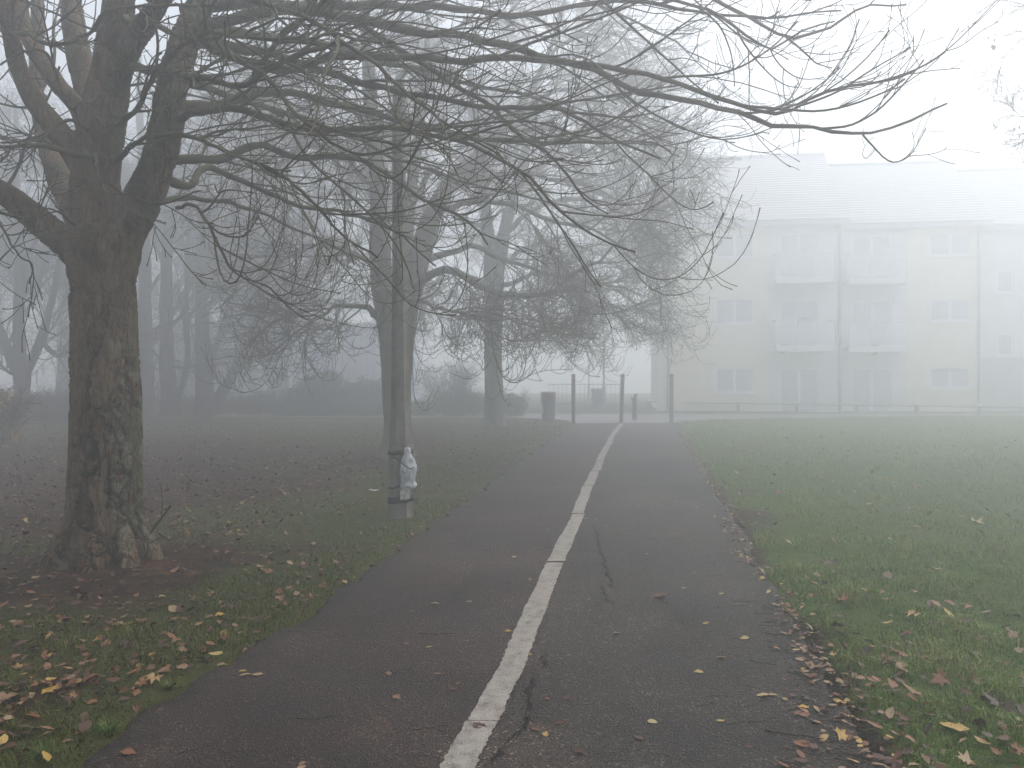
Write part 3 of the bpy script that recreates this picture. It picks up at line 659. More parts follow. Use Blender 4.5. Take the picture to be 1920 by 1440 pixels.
# second tree, behind the lamp post
TREE2 = far_tree(746, 858,
  [[(744, 885, 100, 0), (745, 862, 84, 0), (747, 835, 60, 0), (746, 790, 50, 0), (743, 720, 54, 0), (744, 650, 62, 0), (744, 590, 76, 0), (745, 545, 88, 0)],
   [(730, 590, 50, 0), (716, 520, 42, 0), (712, 440, 37, 0), (708, 350, 33, -.2), (700, 250, 28, -.4), (690, 120, 22, -.6), (680, -40, 15, -.8)],
   [(752, 600, 50, 0), (772, 530, 45, 0), (790, 470, 40, .1), (812, 400, 36, .2), (842, 345, 31, .4), (895, 295, 25, .6), (960, 220, 19, .9), (1020, 120, 13, 1.2), (1060, 0, 8, 1.4)],
   [(745, 580, 40, 0), (758, 480, 30, .6), (770, 380, 26, 1.2), (785, 250, 21, 1.7), (800, 120, 15, 2.0), (805, -20, 10, 2.2)]],
  [([(768, 545, 0), (800, 522, -.3), (832, 512, -.6), (870, 518, -.8), (915, 545, -1), (960, 551, -1.2), (1010, 548, -1.3), (1060, 530, -1.4), (1120, 490, -1.5), (1180, 440, -1.5)], .10, .015),
   ([(712, 600, 0), (690, 576, -.2), (668, 572, -.4), (630, 576, -.7), (590, 592, -.9), (550, 620, -1)], .075, .012),
   ([(716, 520, 0), (690, 500, -.4), (650, 470, -.8), (600, 460, -1.2), (540, 470, -1.5)], .08, .012),
   ([(780, 500, 0), (830, 470, .5), (900, 470, 1), (980, 500, 1.4), (1060, 520, 1.6), (1140, 540, 1.8), (1210, 560, 2)], .08, .012),
   ([(812, 400, .2), (880, 380, -.6), (960, 390, -1.2), (1050, 420, -1.6), (1130, 450, -1.8), (1200, 490, -2)], .08, .012),
   ([(842, 345, .4), (920, 330, .6), (1000, 330, .8), (1090, 350, 1), (1170, 380, 1.1), (1240, 420, 1.2)], .08, .012),
   ([(895, 295, .6), (980, 250, .2), (1060, 250, -.2), (1140, 280, -.5), (1210, 320, -.7), (1260, 380, -.9)], .07, .012),
   ([(960, 220, .9), (1040, 180, 1), (1110, 170, 1), (1180, 200, 1.1), (1240, 240, 1.2), (1285, 300, 1.2)], .06, .012),
   ([(1020, 120, 1.2), (1080, 70, 1), (1150, 70, 1), (1210, 110, 1)], .05, .012),
   ([(708, 350, -.2), (660, 300, -.8), (600, 280, -1.4), (530, 290, -1.8), (470, 320, -2)], .08, .012),
   ([(700, 250, -.4), (640, 180, -1), (570, 150, -1.6), (500, 160, -2)], .07, .012),
   ([(770, 380, 1.2), (830, 300, 2), (900, 240, 2.6), (980, 200, 3), (1060, 200, 3.2)], .07, .012),
   ([(760, 560, 0), (800, 560, -1), (860, 590, -1.8), (930, 600, -2.3), (1000, 600, -2.5)], .05, .010),
   ([(690, 120, -.6), (640, 40, -1), (600, -40, -1.4)], .06, .02),
   ([(800, 120, 2), (860, 40, 1.8), (930, 0, 1.6), (1000, -10, 1.4)], .06, .015),
   ([(785, 300, 1.5), (700, 260, 3), (620, 250, 4), (540, 270, 4.5)], .07, .012)],
  'bare tree with forked trunk standing directly behind the lamp post', 301, .022,
  [(12, 14, (1.1, 2.9), 40, .017, (-.035, -.02), .20, 5), (10, 9, (0.5, 1.35), 38, .0075, (-.07, .04), .28, 4), (6, 7, (0.25, 0.7), 40, .0045, (-.07, .12), .30, 3)], low=1.9, mb=M_row)
# third tree, slim straight trunk near the bin
far_tree(928, 801,
  [[(928, 815, 62, 0), (928, 800, 50, 0), (927, 780, 40, 0), (926, 740, 35, 0), (924, 660, 33, 0), (926, 580, 36, 0), (926, 520, 40, 0), (928, 470, 40, 0)],
   [(926, 520, 30, 0), (915, 440, 24, 0), (905, 350, 20, 0), (890, 240, 16, 0), (880, 120, 10, 0)],
   [(928, 520, 30, 0), (945, 440, 25, 0), (965, 360, 20, 0), (990, 260, 16, 0), (1010, 140, 10, 0)]],
  [([(930, 540, 0), (970, 520, -.8), (1020, 520, -1.5), (1080, 545, -2), (1140, 580, -2.2), (1200, 600, -2.4)], .09, .014),
   ([(930, 500, 0), (990, 460, .5), (1060, 450, 1), (1130, 480, 1.3), (1200, 520, 1.5)], .10, .014),
   ([(945, 440, 0), (1010, 390, -1), (1080, 370, -2), (1160, 390, -2.5), (1230, 440, -2.8)], .10, .014),
   ([(965, 360, 0), (1040, 300, .5), (1120, 290, 1), (1200, 320, 1.4), (1270, 380, 1.6)], .10, .014),
   ([(990, 260, 0), (1060, 200, -1), (1140, 200, -1.6), (1210, 240, -2), (1260, 300, -2)], .09, .014),
   ([(920, 540, 0), (880, 520, -1), (830, 520, -1.8), (780, 550, -2)], .09, .014),
   ([(915, 440, 0), (860, 400, 1), (800, 390, 1.6), (740, 420, 2)], .09, .014),
   ([(905, 350, 0), (850, 290, -1), (780, 270, -1.6), (720, 300, -2)], .09, .014),
   ([(1010, 140, 0), (1080, 90, .5), (1150, 100, 1), (1210, 150, 1.4)], .06, .014),
   ([(928, 560, 0), (960, 560, -2), (1010, 590, -3), (1070, 620, -3.6)], .06, .012),
   ([(890, 240, 0), (850, 150, -1), (800, 100, -2)], .07, .014),
   ([(928, 540, 0), (940, 470, 3), (960, 440, 4.5), (1010, 450, 5.5)], .08, .014)],
  'slim straight bare tree beside the far end of the path, near the round bin', 401, .03,
  [(14, 13, (1.2, 3.4), 40, .020, (-.04, -.02), .20, 5), (11, 9, (0.6, 1.7), 38, .009, (-.08, .02), .26, 4), (6, 6, (0.3, 0.9), 40, .006, (-.07, .10), .28, 3)], low=2.3, mb=M_row)
# left: bare trees behind the near trunk
K_LEFT = [(13, 13, (1.6, 4.2), 34, .026, (.03, -.01), .16, 5), (10, 9, (0.8, 2.2), 36, .012, (.0, -.02), .24, 4), (7, 6, (0.35, 1.2), 40, .008, (-.03, .04), .28, 3)]
far_tree(42, 792,
  [[(42, 812, 44, 0), (42, 795, 36, 0), (41, 770, 29, 0), (41, 740, 27, 0), (42, 712, 30, 0), (42, 690, 30, 0)],
   [(42, 710, 24, 0), (24, 680, 20, 0), (0, 620, 17, 0), (-30, 540, 14, 0), (-60, 400, 10, 0)],
   [(40, 710, 24, 0), (36, 640, 22, 0), (36, 560, 19, 0), (38, 470, 16, 0), (30, 350, 12, 0), (30, 200, 8, 0)],
   [(44, 705, 22, 0), (62, 670, 18, 0), (82, 620, 15, 0), (98, 560, 13, 0), (115, 480, 11, 0), (140, 360, 8, 0)],
   [(78, 640, 10, 0), (105, 665, 9, -.3), (130, 658, 8, -.5), (170, 630, 6, -.8)]],
  [([(30, 700, 0), (10, 690, -.6), (-10, 660, -1), (-40, 640, -1.2)], .06, .02), ([(40, 560, 0), (90, 510, 1), (140, 480, 2), (200, 460, 3)], .08, .015),
   ([(36, 500, 0), (80, 430, -1), (120, 340, -2), (150, 250, -2.5)], .08, .015), ([(20, 640, 0), (60, 560, .6), (110, 500, 1), (150, 430, 1.4)], .08, .02),
   ([(38, 470, 0), (0, 400, 0), (-30, 320, 0)], .08, .02), ([(55, 690, 0), (80, 650, .3), (105, 590, .4), (140, 520, .5)], .06, .015)],
  'bare tree at the left edge, its short trunk fanning into many limbs', 501, .03, K_LEFT, amp=.015)
LEFTS = []
def leftT(bx, by, tr, lb, label, seed): LEFTS.append(far_tree(bx, by, tr, lb, label, seed, .045, K_LEFT, amp=.03))
leftT(274, 778, [[(272, 790, 42, 0), (274, 768, 34, 0), (274, 720, 28, 0), (272, 620, 26, 0), (272, 500, 23, 0), (268, 360, 18, 0), (262, 200, 12, 0), (260, 40, 7, 0)],
                 [(274, 660, 16, 0), (300, 620, 13, .4), (335, 570, 12, .6), (372, 500, 10, .8), (400, 380, 8, 1)]],
      [([(274, 640, 0), (310, 680, -.6), (350, 690, -1), (400, 650, -1.3)], .07, .02), ([(272, 560, 0), (320, 480, 1), (370, 400, 2), (420, 320, 2.4)], .10, .02), ([(272, 520, 0), (230, 440, 0), (200, 360, 0)], .09, .02), ([(268, 400, 0), (310, 320, -1), (340, 220, -1.6)], .09, .02), ([(270, 620, 0), (330, 600, -1.4), (400, 560, -2), (460, 540, -2.4)], .07, .015)],
      'dark bare tree leftmost of the distant row, right of the big near trunk', 521)
leftT(322, 780, [[(322, 790, 52, 0), (322, 770, 40, 0), (318, 740, 30, 0), (314, 680, 27, 0), (312, 580, 24, 0), (314, 460, 20, 0), (318, 320, 15, 0), (316, 160, 10, 0)],
                 [(325, 762, 18, 0), (338, 735, 13, 0), (352, 680, 12, 0), (350, 600, 11, 0), (352, 480, 10, 0), (360, 340, 8, 0)]],
      [([(314, 620, 0), (360, 560, .6), (410, 480, 1), (450, 400, 1.4)], .10, .02), ([(314, 500, 0), (280, 420, 1), (250, 330, 1.6)], .09, .02), ([(316, 420, 0), (360, 340, -1), (410, 260, -1.5), (450, 200, -2)], .09, .02), ([(352, 600, 0), (400, 540, -1), (440, 500, -1.5)], .06, .015)],
      'bare tree with two stems rising from one foot, second of the distant row', 541)
leftT(382, 779, [[(384, 790, 48, 0), (384, 768, 38, 0), (383, 720, 32, 0), (380, 640, 28, 0), (378, 540, 24, 0), (382, 420, 20, 0), (390, 280, 14, 0), (392, 140, 9, 0)],
                 [(385, 690, 16, 0), (405, 650, 13, .4), (425, 590, 11, .8), (455, 500, 9, 1)]],
      [([(380, 600, 0), (430, 520, 1), (480, 450, 1.8), (540, 400, 2.2)], .10, .02), ([(380, 520, 0), (340, 440, 1), (310, 340, 1.6)], .09, .02), ([(382, 440, 0), (430, 360, -1), (490, 300, -1.6), (550, 260, -2)], .10, .02), ([(388, 320, 0), (440, 240, .5), (500, 180, 1)], .08, .02)],
      'thick upright bare tree beside the leaning one in the distant row', 561)
leftT(398, 778, [[(394, 785, 32, 0), (399, 770, 26, 0), (412, 745, 22, 0), (435, 705, 21, 0), (456, 665, 19, 0), (475, 620, 17, 0), (490, 560, 14, 0), (512, 480, 11, 0), (540, 380, 8, 0)],
                 [(440, 700, 10, 0), (468, 680, 9, 0), (480, 655, 9, 0), (500, 625, 8, 0), (530, 590, 7, 0), (575, 568, 6, 0), (620, 560, 5, 0)]],
      [([(475, 620, 0), (520, 560, .6), (570, 500, 1), (620, 470, 1.4)], .08, .02), ([(490, 560, 0), (480, 480, -1), (500, 400, -1.6)], .07, .02), ([(512, 480, 0), (570, 420, -.6), (630, 370, -1), (680, 350, -1.2)], .08, .02)],
      'bare tree whose trunk leans strongly to the right in the distant row', 581)
# more of the wood, standing behind and to the left of that row
for k, (px, d, src, rz, lab) in enumerate([
    (235, 41, 1, 2.0, 'faint bare tree of the back rank, in the gap right of the big near trunk'), (120, 42, 2, 1.2, 'faint bare tree of the back rank, seen just left of the big near trunk'),
    (-40, 36, 1, 5.0, 'bare tree at the left picture edge behind the fan shaped tree'), (-330, 26, 2, .6, 'bare tree left of the picture, level with the fan shaped tree'),
    (-700, 19, 1, 2.6, 'bare tree left of the picture, abreast of the lamp post'), (-700, 30, 0, 1.9, 'bare tree left of the picture, in the back rank'), (-1500, 12, 2, 4.0, 'bare tree left of the picture, abreast of the big near trunk')]):
    o = copy_tree(LEFTS[src]); q_ = P(px, 760, d); o.location = (q_[0], q_[1], 0); o.rotation_euler = (0, 0, rz); o.scale = (1, 1, 1)
    tag(o, lab)
for x_, y_, rz, lab in [(-7.4, -3.2, 2.6, 'bare tree of the path row standing behind the viewpoint on the left'), (-9.5, 4.5, 3.4, 'bare tree left of the picture, beside the big near trunk'), (9.2, -3.2, -0.8, 'bare tree standing on the right lawn beside the viewpoint, out of the picture'), (14.4, 0.6, -0.2, 'bare tree standing on the right lawn ahead of the viewpoint, out of the picture'), (2.5, -9.0, 4.0, 'bare tree standing well behind the viewpoint beside the path')]:  # right lawn and rearmost trees are added out of view to shade the foreground
    o = copy_tree(TREE2); o.location = (x_, y_, 0); o.rotation_euler = (0, 0, rz); tag(o, lab)
# tree outside the frame to the right: only its hanging sprays reach in
def right_tree():
    B = np.array([9.6, 11.5, 0.0])
    tr = empty('bare_tree', B, 'bare tree reaching in from the right edge with fine twigs and a few withered leaves', 'tree')
    tk = lim4([(9.6, 11.5, -.1, .3), (9.6, 11.5, 1.5, .24), (9.7, 11.5, 4, .2), (9.6, 11.6, 7.5, .12), (9.6, 11.6, 9.5, .06)], 24)
    obj('trunk', local(crown_mesh('trunk', [(*tk, 16)], M_far), B), tr)
    d = 11.0
    br = [([(2200, 60, d), (2050, 40, d), (1960, 20, d), (1880, 0, d), (1858, 8, d), (1840, 20, d), (1822, 26, d), (1800, 28, d)], .013, .004),
          ([(2200, 0, d), (2060, 40, d), (1980, 52, d), (1920, 58, d), (1900, 62, d), (1886, 68, d), (1870, 68, d), (1860, 64, d)], .013, .004),
          ([(2220, -80, d), (2080, 20, d), (1980, 60, d), (1920, 72, d), (1902, 84, d), (1886, 104, d), (1862, 120, d), (1848, 136, d), (1838, 148, d)], .013, .004),
          ([(2200, 150, d), (2080, 190, d), (1980, 210, d), (1920, 219, d), (1902, 216, d), (1880, 220, d), (1865, 228, d)], .013, .004),
          ([(2200, 200, d), (2060, 230, d), (1970, 240, d), (1920, 250, d), (1900, 254, d), (1884, 250, d)], .022, .004),
          ([(1978, 240, d), (1930, 256, d), (1912, 270, d), (1905, 282, d)], .008, .003),
          ([(1912, 216, d), (1900, 206, d), (1892, 192, d)], .005, .003),
          ([(1884, 104, d), (1876, 125, d), (1868, 146, d), (1860, 160, d)], .005, .003),
          ([(2150, -80, d), (1960, 0, d), (1935, 12, d), (1905, 12, d), (1892, 8, d)], .02, .004),
          ([(2100, -120, d), (1860, -60, d), (1760, -20, d), (1750, 4, d), (1742, 8, d)], .02, .003),
          ([(2200, 120, d), (2010, 150, d), (1950, 170, d), (1915, 172, d), (1904, 168, d)], .02, .003)]
    Ls = []
    for p_, a, b_ in br:
        Ls.append(limb_px(p_, a, b_, 22))
    for k in (0, 1, 2, 3, 4, 8, 9, 10):
        z0 = 5 + .3 * k
        e = Ls[k][0][0][0]
        c_ = resample(np.array([(9.6, 11.55, z0 - .6), (9.5, 11.3, max(e[2], z0) - .1), tuple(e)]), 10)[None]
        Ls.append((np.concatenate([c_, np.repeat(c_[:, -1:], 12, 1) + np.linspace(0, .01, 12)[None, :, None]], 1), np.concatenate([np.linspace(.035, .013, 10), np.full(12, .012)])[None]))
    LP, LR = stack(Ls)
    a2 = grow(LP[:11], LR[:11], 16, 8, (.15, .55), 38, .004, .25, .98, (-.03, .0), .25, .2, .6, 701, .0028, .4)
    a3 = grow(*a2, 4, 5, (.06, .2), 42, .003, .2, .97, (0, 0), .25, .2, .6, 702, .0024, .3)
    obj('crown', local(crown_mesh('crown', [(LP, LR, 6), (*a2, 4), (*a3, 3)], M_fine), B), tr)
    wl = simple('withered_leaf', (0.16, 0.10, 0.08), (0.24, 0.15, 0.12), 8, .8)
    for px, py, s_ in [(1853, 68, .05), (1866, 71, .07), (1861, 84, .10), (1863, 232, .05), (1867, 236, .05), (1904, 240, .06), (1911, 236, .05), (1916, 182, .05)]:
        p = P(px, py, d) - B
        u = np.linspace(0, 1, 7); wv = s_ * .32 * np.sin(np.pi * u ** .8) + .003
        Vv = np.concatenate([np.stack([-wv, .3 * wv, -u * s_], -1), np.stack([u * 0, u * 0, -u * s_], -1), np.stack([wv, .3 * wv, -u * s_ * .95], -1)])
        i = np.arange(6)
        o = obj('withered_leaf', mesh('withered_leaf', Vv, [np.concatenate([np.stack([i, i + 1, i + 8, i + 7], -1), np.stack([i + 7, i + 8, i + 15, i + 14], -1)])], wl), tr, tuple(p), (rng.uniform(-.4, .4), rng.uniform(-.6, .6), rng.uniform(0, 3)))
right_tree()

# ================================================================== LAMP POST
LP0 = G(752, 972); DL = LP0[1]
lp = empty('lamp_post', LP0, 'grey concrete lamp post with a plastic bag strapped low, beside the path', 'lamp post')
mconc, t, b = mat('weathered_concrete', 0.85, spec=0.2)
v = coords(t)
c = ramp(t, noise(t, v, 5, 6, 0.65), [(0.3, (0.11, 0.104, 0.088)), (0.5, (0.18, 0.172, 0.150)), (0.7, (0.25, 0.24, 0.215))])
c = mix(t, ramp(t, noise(t, coords(t, (1, 1, 0.15)), 9, 4), [(0.45, (0, 0, 0)), (0.7, (0.8, 0.8, 0.8))]), c, (0.075, 0.070, 0.048))
c = mix(t, ramp(t, noise(t, coords(t, (3, 3, 3)), 60, 2), [(0.62, (0, 0, 0)), (0.7, (0.5, 0.5, 0.5))]), c, (0.30, 0.29, 0.26))
t.links.new(c, b.inputs['Base Color']); bump(t, b, noise(t, v, 70, 5, 0.7), 0.6, 0.006)
zpx = lambda y: EYE - (y - HY) / F * DL
prof = [(980, 25), (972, 25), (925, 24.5), (880, 24), (850, 23.2), (800, 20.5), (740, 18), (660, 16.3), (500, 14.2), (300, 13), (165, 12.2), (158, 11)]
nn = 8; V = []
for py, wv in prof:
    a = (np.arange(8) + 0.72) / 8 * 2 * np.pi; r = wv / F * DL / 0.98
    cxp = (752 - 3 * (972 - min(py, 972)) / 470 if py > 500 else 749 - (500 - py) * 0.004) - 752
    V.append(np.stack([cxp / F * DL + r * np.cos(a), r * np.sin(a), np.full(8, zpx(py))], -1))
k = len(prof); i = np.arange(k - 1)[:, None] * 8; j = np.arange(8)[None]; j2 = (j + 1) % 8
cap = [[list((k - 1) * 8 + np.arange(8))]]
pb = MB().add(np.concatenate(V), [np.stack([i + j, i + j2, i + 8 + j2, i + 8 + j], -1).reshape(-1, 4), np.array(cap[0])])
obj('column', mesh('column', np.concatenate(pb.V), [np.concatenate(v_) for v_ in pb.F.values()], mconc, False), lp)
mlamp = simple('lantern_metal', (0.20, 0.20, 0.19), (0.28, 0.28, 0.27), 8, .6)
zt = zpx(150)
arm = MB().tube([(-.02, 0, zt - .25), (-.02, 0, zt + .02), (.05, 0, zt + .10), (.16, 0, zt + .13), (.32, 0, zt + .10)], [.045, .042, .036, .032, .030], 12)
arm.build('bracket_arm', mlamp, lp, True)
h = MB()
for s_, (x, ry, zz, rz) in enumerate([]): pass
sec = [(.22, .03, .03), (.26, .07, .05), (.36, .11, .075), (.50, .125, .08), (.60, .105, .07), (.65, .05, .04)]
Vv = []
for x, ry, rz in sec:
    a = np.linspace(0, 2 * np.pi, 16, endpoint=False)
    zz = np.where(np.sin(a) > 0, np.sin(a) * rz, np.sin(a) * rz * .45)
    Vv.append(np.stack([np.full(16, x), np.cos(a) * ry, zt + .06 + zz], -1))
i = np.arange(len(sec) - 1)[:, None] * 16; j = np.arange(16)[None]; j2 = (j + 1) % 16
h.add(np.concatenate(Vv), [np.stack([i + j, i + j2, i + 16 + j2, i + 16 + j], -1).reshape(-1, 4), ]); h.F.setdefault(16, []).extend([np.array([list(range(16))]), np.array([list(range(80, 96))])])
hd = h.build('lantern', mlamp, lp, True)
mglass = simple('lantern_bowl', (0.55, 0.55, 0.50), (0.65, 0.65, 0.60), 5, .3)
g_ = MB(); Vv = []
for x, ry, rz in [(.34, .03, .01), (.40, .08, .06), (.50, .09, .075), (.58, .07, .06), (.62, .02, .02)]:
    a = np.linspace(np.pi, 2 * np.pi, 10); Vv.append(np.stack([np.full(10, x), np.cos(a) * ry, zt + .035 + np.sin(a) * rz], -1))
i = np.arange(4)[:, None] * 10; j = np.arange(9)[None]
g_.add(np.concatenate(Vv), [np.stack([i + j, i + j + 1, i + 10 + j + 1, i + 10 + j], -1).reshape(-1, 4)]).build('bowl', mglass, hd, True)
# the strap round the post, the bag and the litter
mrub = simple('black_strap', (0.012, 0.012, 0.014), (0.028, 0.028, 0.030), 12, .6)
def strap(ys_, hgt, name, label, grp=None):
    """ys_: heights (px) on left and right side"""
    a = np.linspace(0, 2 * np.pi, 41)[:-1]; yl, yr = ys_
    def rad_at(a, z):
        py = HY + (EYE - z) / DL * F; w0 = np.interp(py, [158, 500, 660, 740, 800, 850, 972], [11, 14.2, 16.3, 18, 20.5, 23.2, 25]) / F * DL / .98
        seg = np.pi / 4; ph = (a - 0.72 / 8 * 2 * np.pi) % seg - seg / 2
        return w0 * math.cos(seg / 2) / np.cos(ph)
    V = []
    zc = zpx(yl) + (zpx(yr) - zpx(yl)) * (np.cos(a) * .5 + .5) + .004 * np.sin(a * 7)
    for dz, ex in ((-hgt / 2, .002), (-hgt / 2, .009), (0, .012), (hgt / 2, .009), (hgt / 2, .002)):
        r = rad_at(a, zc) + ex; V.append(np.stack([r * np.cos(a) - 3 * (972 - (yl + yr) / 2) / 470 / F * DL, r * np.sin(a), zc + dz], -1))
    n = 40; i = np.arange(4)[:, None] * n; j = np.arange(n)[None]; j2 = (j + 1) % n
    o = obj(name, mesh(name, np.concatenate(V) + LP0, [np.stack([i + j, i + j2, i + n + j2, i + n + j], -1).reshape(-1, 4)], mrub, True))
    return tag(o, label, 'strap', grp)
G_ = 'black straps round the lamp post'
strap((848, 846), .048, 'strap', 'topmost black strap on the lamp post, holding the neck of the white bag', G_)
strap((914, 904), .022, 'strap', 'thin black strap below the white bag on the lamp post', G_)
strap((937, 931), .075, 'strap', 'wide black band wrapped lowest round the lamp post', G_)
cb = MB(); f_ = [(735, 857, .31), (742, 859, .33), (748, 864, .33), (756, 870, .33), (764, 876, .33), (771, 879, .31), (776, 876, .24)]
cb.tube(resample(np.array([(*(P(x, y, DL - .30 + (.33 - q_) * 0.5 + .02)),) for x, y, q_ in f_]), 20), .007, 8)
tag(cb.build('strap', mrub, None, True), 'loose black cord slanting down across the white bag on the lamp post', 'strap', G_)
mbag, t, b = mat('white_polythene', 0.35, (0.62, 0.64, 0.67), 0.5)
v = coords(t)
t.links.new(ramp(t, noise(t, v, 14, 4), [(0.35, (0.34, 0.355, 0.38)), (0.6, (0.56, 0.58, 0.61))]), b.inputs['Base Color'])
b.inputs['Subsurface Weight'].default_value = 0.0
bump(t, b, noise(t, coords(t, (1, 1, .5), distort=.1, dscale=9), 26, 5, .7), 1.0, .02)
n_, k_ = 48, 46
a = np.linspace(0, 2 * np.pi, n_, endpoint=False)[None]; u = np.linspace(0, 1, k_)[:, None]
bp = np.array([(0, .006), (.02, .030), (.08, .036), (.14, .036), (.20, .044), (.28, .060), (.36, .070), (.50, .084), (.78, .084), (.92, .080), (.97, .062), (1.0, .01)])
rr = .86 * np.interp(u, bp[:, 0], bp[:, 1])
zz = zpx(836) - u * (zpx(836) - zpx(912)) + 0 * a
xx = rr * np.cos(a) * (0.95 + .1 * np.sin(3 * a + 4 * u)); yy_ = rr * np.sin(a) * .62
q0 = np.stack([xx * 18, yy_ * 18, zz * 7], -1); nz = 1.3 * fbm(q0 + .6 * fbm(q0 * .5, 1)[..., None], 5) * .014 + .010 * np.abs(vnoise(q0 * 1.8, 9))
big = .020 * vnoise(np.stack([xx * 22, yy_ * 22, zz * 9], -1), 77) + .006 * np.sin(7 * a + 9 * u + 3 * np.sin(2 * a)) * sstep(.18, .35, u)
xx = xx + (nz + big) * np.cos(a) + .016 * sstep(.5, 1, u) * (np.cos(a) > 0); yy_ = yy_ + (nz + big) * np.sin(a); zz = zz + .02 * vnoise(np.stack([xx * 25, yy_ * 25, zz * 0], -1), 5) * sstep(.7, 1, u)
cxb = (768 - 752) / F * DL
Vb = np.stack([xx + cxb + .012 * np.sin(u * 4), yy_ - .165, zz], -1).reshape(-1, 3) + LP0
i = np.arange(k_ - 1)[:, None] * n_; j = np.arange(n_)[None]; j2 = (j + 1) % n_
bb = mesh('plastic_bag', Vb, [np.stack([i + j, i + j2, i + n_ + j2, i + n_ + j], -1).reshape(-1, 4)], mbag)
tag(obj('plastic_bag', bb), 'crumpled white plastic bag strapped to the side of the lamp post', 'bag')
mstn = simple('pale_paper', (0.30, 0.30, 0.26), (0.62, 0.62, 0.58), 22, .8, .6, .01)
gx_ = np.linspace(-1, 1, 12); A, B = np.meshgrid(gx_, gx_)
Vp = np.stack([A * .05 + (764 - 752) / F * DL, -.195 + .012 * A + .008 * fbm(np.stack([A * 2, B * 2, B * 0], -1), 3), (zpx(911) + zpx(931)) / 2 + B * (zpx(911) - zpx(931)) / 2 + .006 * fbm(np.stack([A * 3, B * 0, B * 0 + 4], -1), 3)], -1).reshape(-1, 3) + LP0
ii = (np.arange(11)[:, None] * 12 + np.arange(11)[None]).ravel(); GQ = np.stack([ii, ii + 1, ii + 13, ii + 12], -1)
tag(obj('paper_scrap', mesh('paper_scrap', Vp, [GQ], mstn)), 'stained pale paper hanging under the white bag on the lamp post', 'paper')
L0 = G(702, 923); L0[2] = ground_z(L0[0], L0[1]) + .012
Vp = np.stack([A * .065, B * .045, .012 * (1 + fbm(np.stack([A * 1.5, B * 1.5, B * 0], -1), 8))], -1).reshape(-1, 3) + L0
tag(obj('litter', mesh('litter', Vp, [GQ], simple('white_litter', (.55, .55, .55), (.75, .75, .75), 9, .7))), 'small flat white litter lying on the grass left of the lamp post', 'litter')
# dark soil ring at the lamp post foot is part of the ground

# ================================================================== POSTS, BINS, FENCES
mpost = simple('post_paint', (0.030, 0.032, 0.036), (0.055, 0.058, 0.064), 6, .55, .2)
mband = simple('red_reflector', (0.22, 0.05, 0.04), (0.30, 0.08, 0.06), 6, .4)
for px, lean, lab in [(1075, 0.0, 'leftmost of the three tall dark posts across the end of the path'), (1166, 1.5, 'middle tall dark post at the end of the white line, leaning slightly'), (1259, 0, 'rightmost of the three tall dark posts, by the right lawn')]:
    g0 = G(px - lean, 793); e = empty('path_post', g0, lab, 'post', 'tall posts across the end of the path', rz=R(8))
    e.rotation_euler = (0, math.atan(lean * 2 / F * g0[1] / 1.6), R(8))
    MB().box(-.052, .052, -.052, .052, -.1, 1.60, bev=.008).build('shaft', mpost, e)
    MB().box(-.056, .056, -.056, .056, 1.38, 1.50, bev=.004).build('reflector_band', mband, e)
    MB().box(-.058, .058, -.058, .058, 1.575, 1.615, bev=.01).build('cap', mpost, e)
    MB().lathe([(.16, -.02), (.15, .012), (.09, .018), (.05, .02)], 16).build('footing', simple('footing', (.09, .085, .08), (.13, .12, .11)), e)
mbin = simple('bin_black', (0.020, 0.022, 0.024), (0.042, 0.045, 0.048), 5, .5, .3)
mbint = simple('bin_rim', (0.20, 0.12, 0.07), (0.30, 0.20, 0.13), 8, .5)
B0 = G(1028, 791); e = empty('litter_bin', B0, 'round black litter bin on the grass left of the posts', 'litter bin')
MB().lathe([(.0, 0), (.225, .0), (.232, .02), (.232, .10), (.222, .12), (.222, .66), (.215, .68)], 32).build('body', mbin, e, True)
hood = MB().lathe([(.238, .66), (.245, .68), (.245, .95), (.238, .97)], 32).build('hood', mbin, e, True)
MB().lathe([(.252, .955), (.258, .97), (.255, 1.0), (.20, 1.02), (.0, 1.03)], 32).build('lid', mbint, e, True)
for k in range(2):
    a = R(-70 + 180 * k); MB().box(-.10, .10, -.005, .02, .76, .88, bev=.01, M=lambda V, a=a: np.stack([V[:, 0] * math.cos(a + R(90)) - V[:, 1] * math.sin(a + R(90)) + .243 * math.cos(a), V[:, 0] * math.sin(a + R(90)) + V[:, 1] * math.cos(a + R(90)) + .243 * math.sin(a), V[:, 2]], -1)).build('opening', simple('bin_slot', (.004, .004, .004), (.008, .008, .008)), e)
MB().box(-.215, -.17, -.17, -.13, .30, .52).build('sticker', simple('sticker', (.4, .4, .36), (.5, .5, .46)), e)
B1 = P(1119, 765, 38.0); B1[2] = 0; e = empty('litter_bin', B1, 'square grey bin on the far verge, faint between the first two posts', 'litter bin', rz=R(10))
mgr = simple('bin_grey', (0.05, 0.055, 0.06), (0.08, 0.085, 0.09))
MB().box(-.21, .21, -.2, .2, 0, .74, bev=.02).build('body', mgr, e); MB().box(-.235, .235, -.225, .225, .745, .93, bev=.04).build('hood', mgr, e); MB().box(-.14, .14, -.232, -.222, .79, .87).build('opening', mrub, e)
B2 = G(1190, 788); B2[2] = 0.0; e = empty('bollard', B2, 'short stout grey bollard with a broken tilted top, right of the middle post', 'bollard')
mbol = simple('bollard_grey', (0.075, 0.078, 0.085), (0.12, 0.125, 0.13))
MB().lathe([(.095, -.02), (.095, .75), (.085, .79), (.05, .80), (0, .80)], 20).build('shaft', mbol, e, True)
MB().box(-.05, .06, -.05, .05, .80, .93, bev=.02, M=lambda V: np.stack([V[:, 0] + (V[:, 2] - .8) * .35, V[:, 1], V[:, 2]], -1)).build('head', mbol, e)
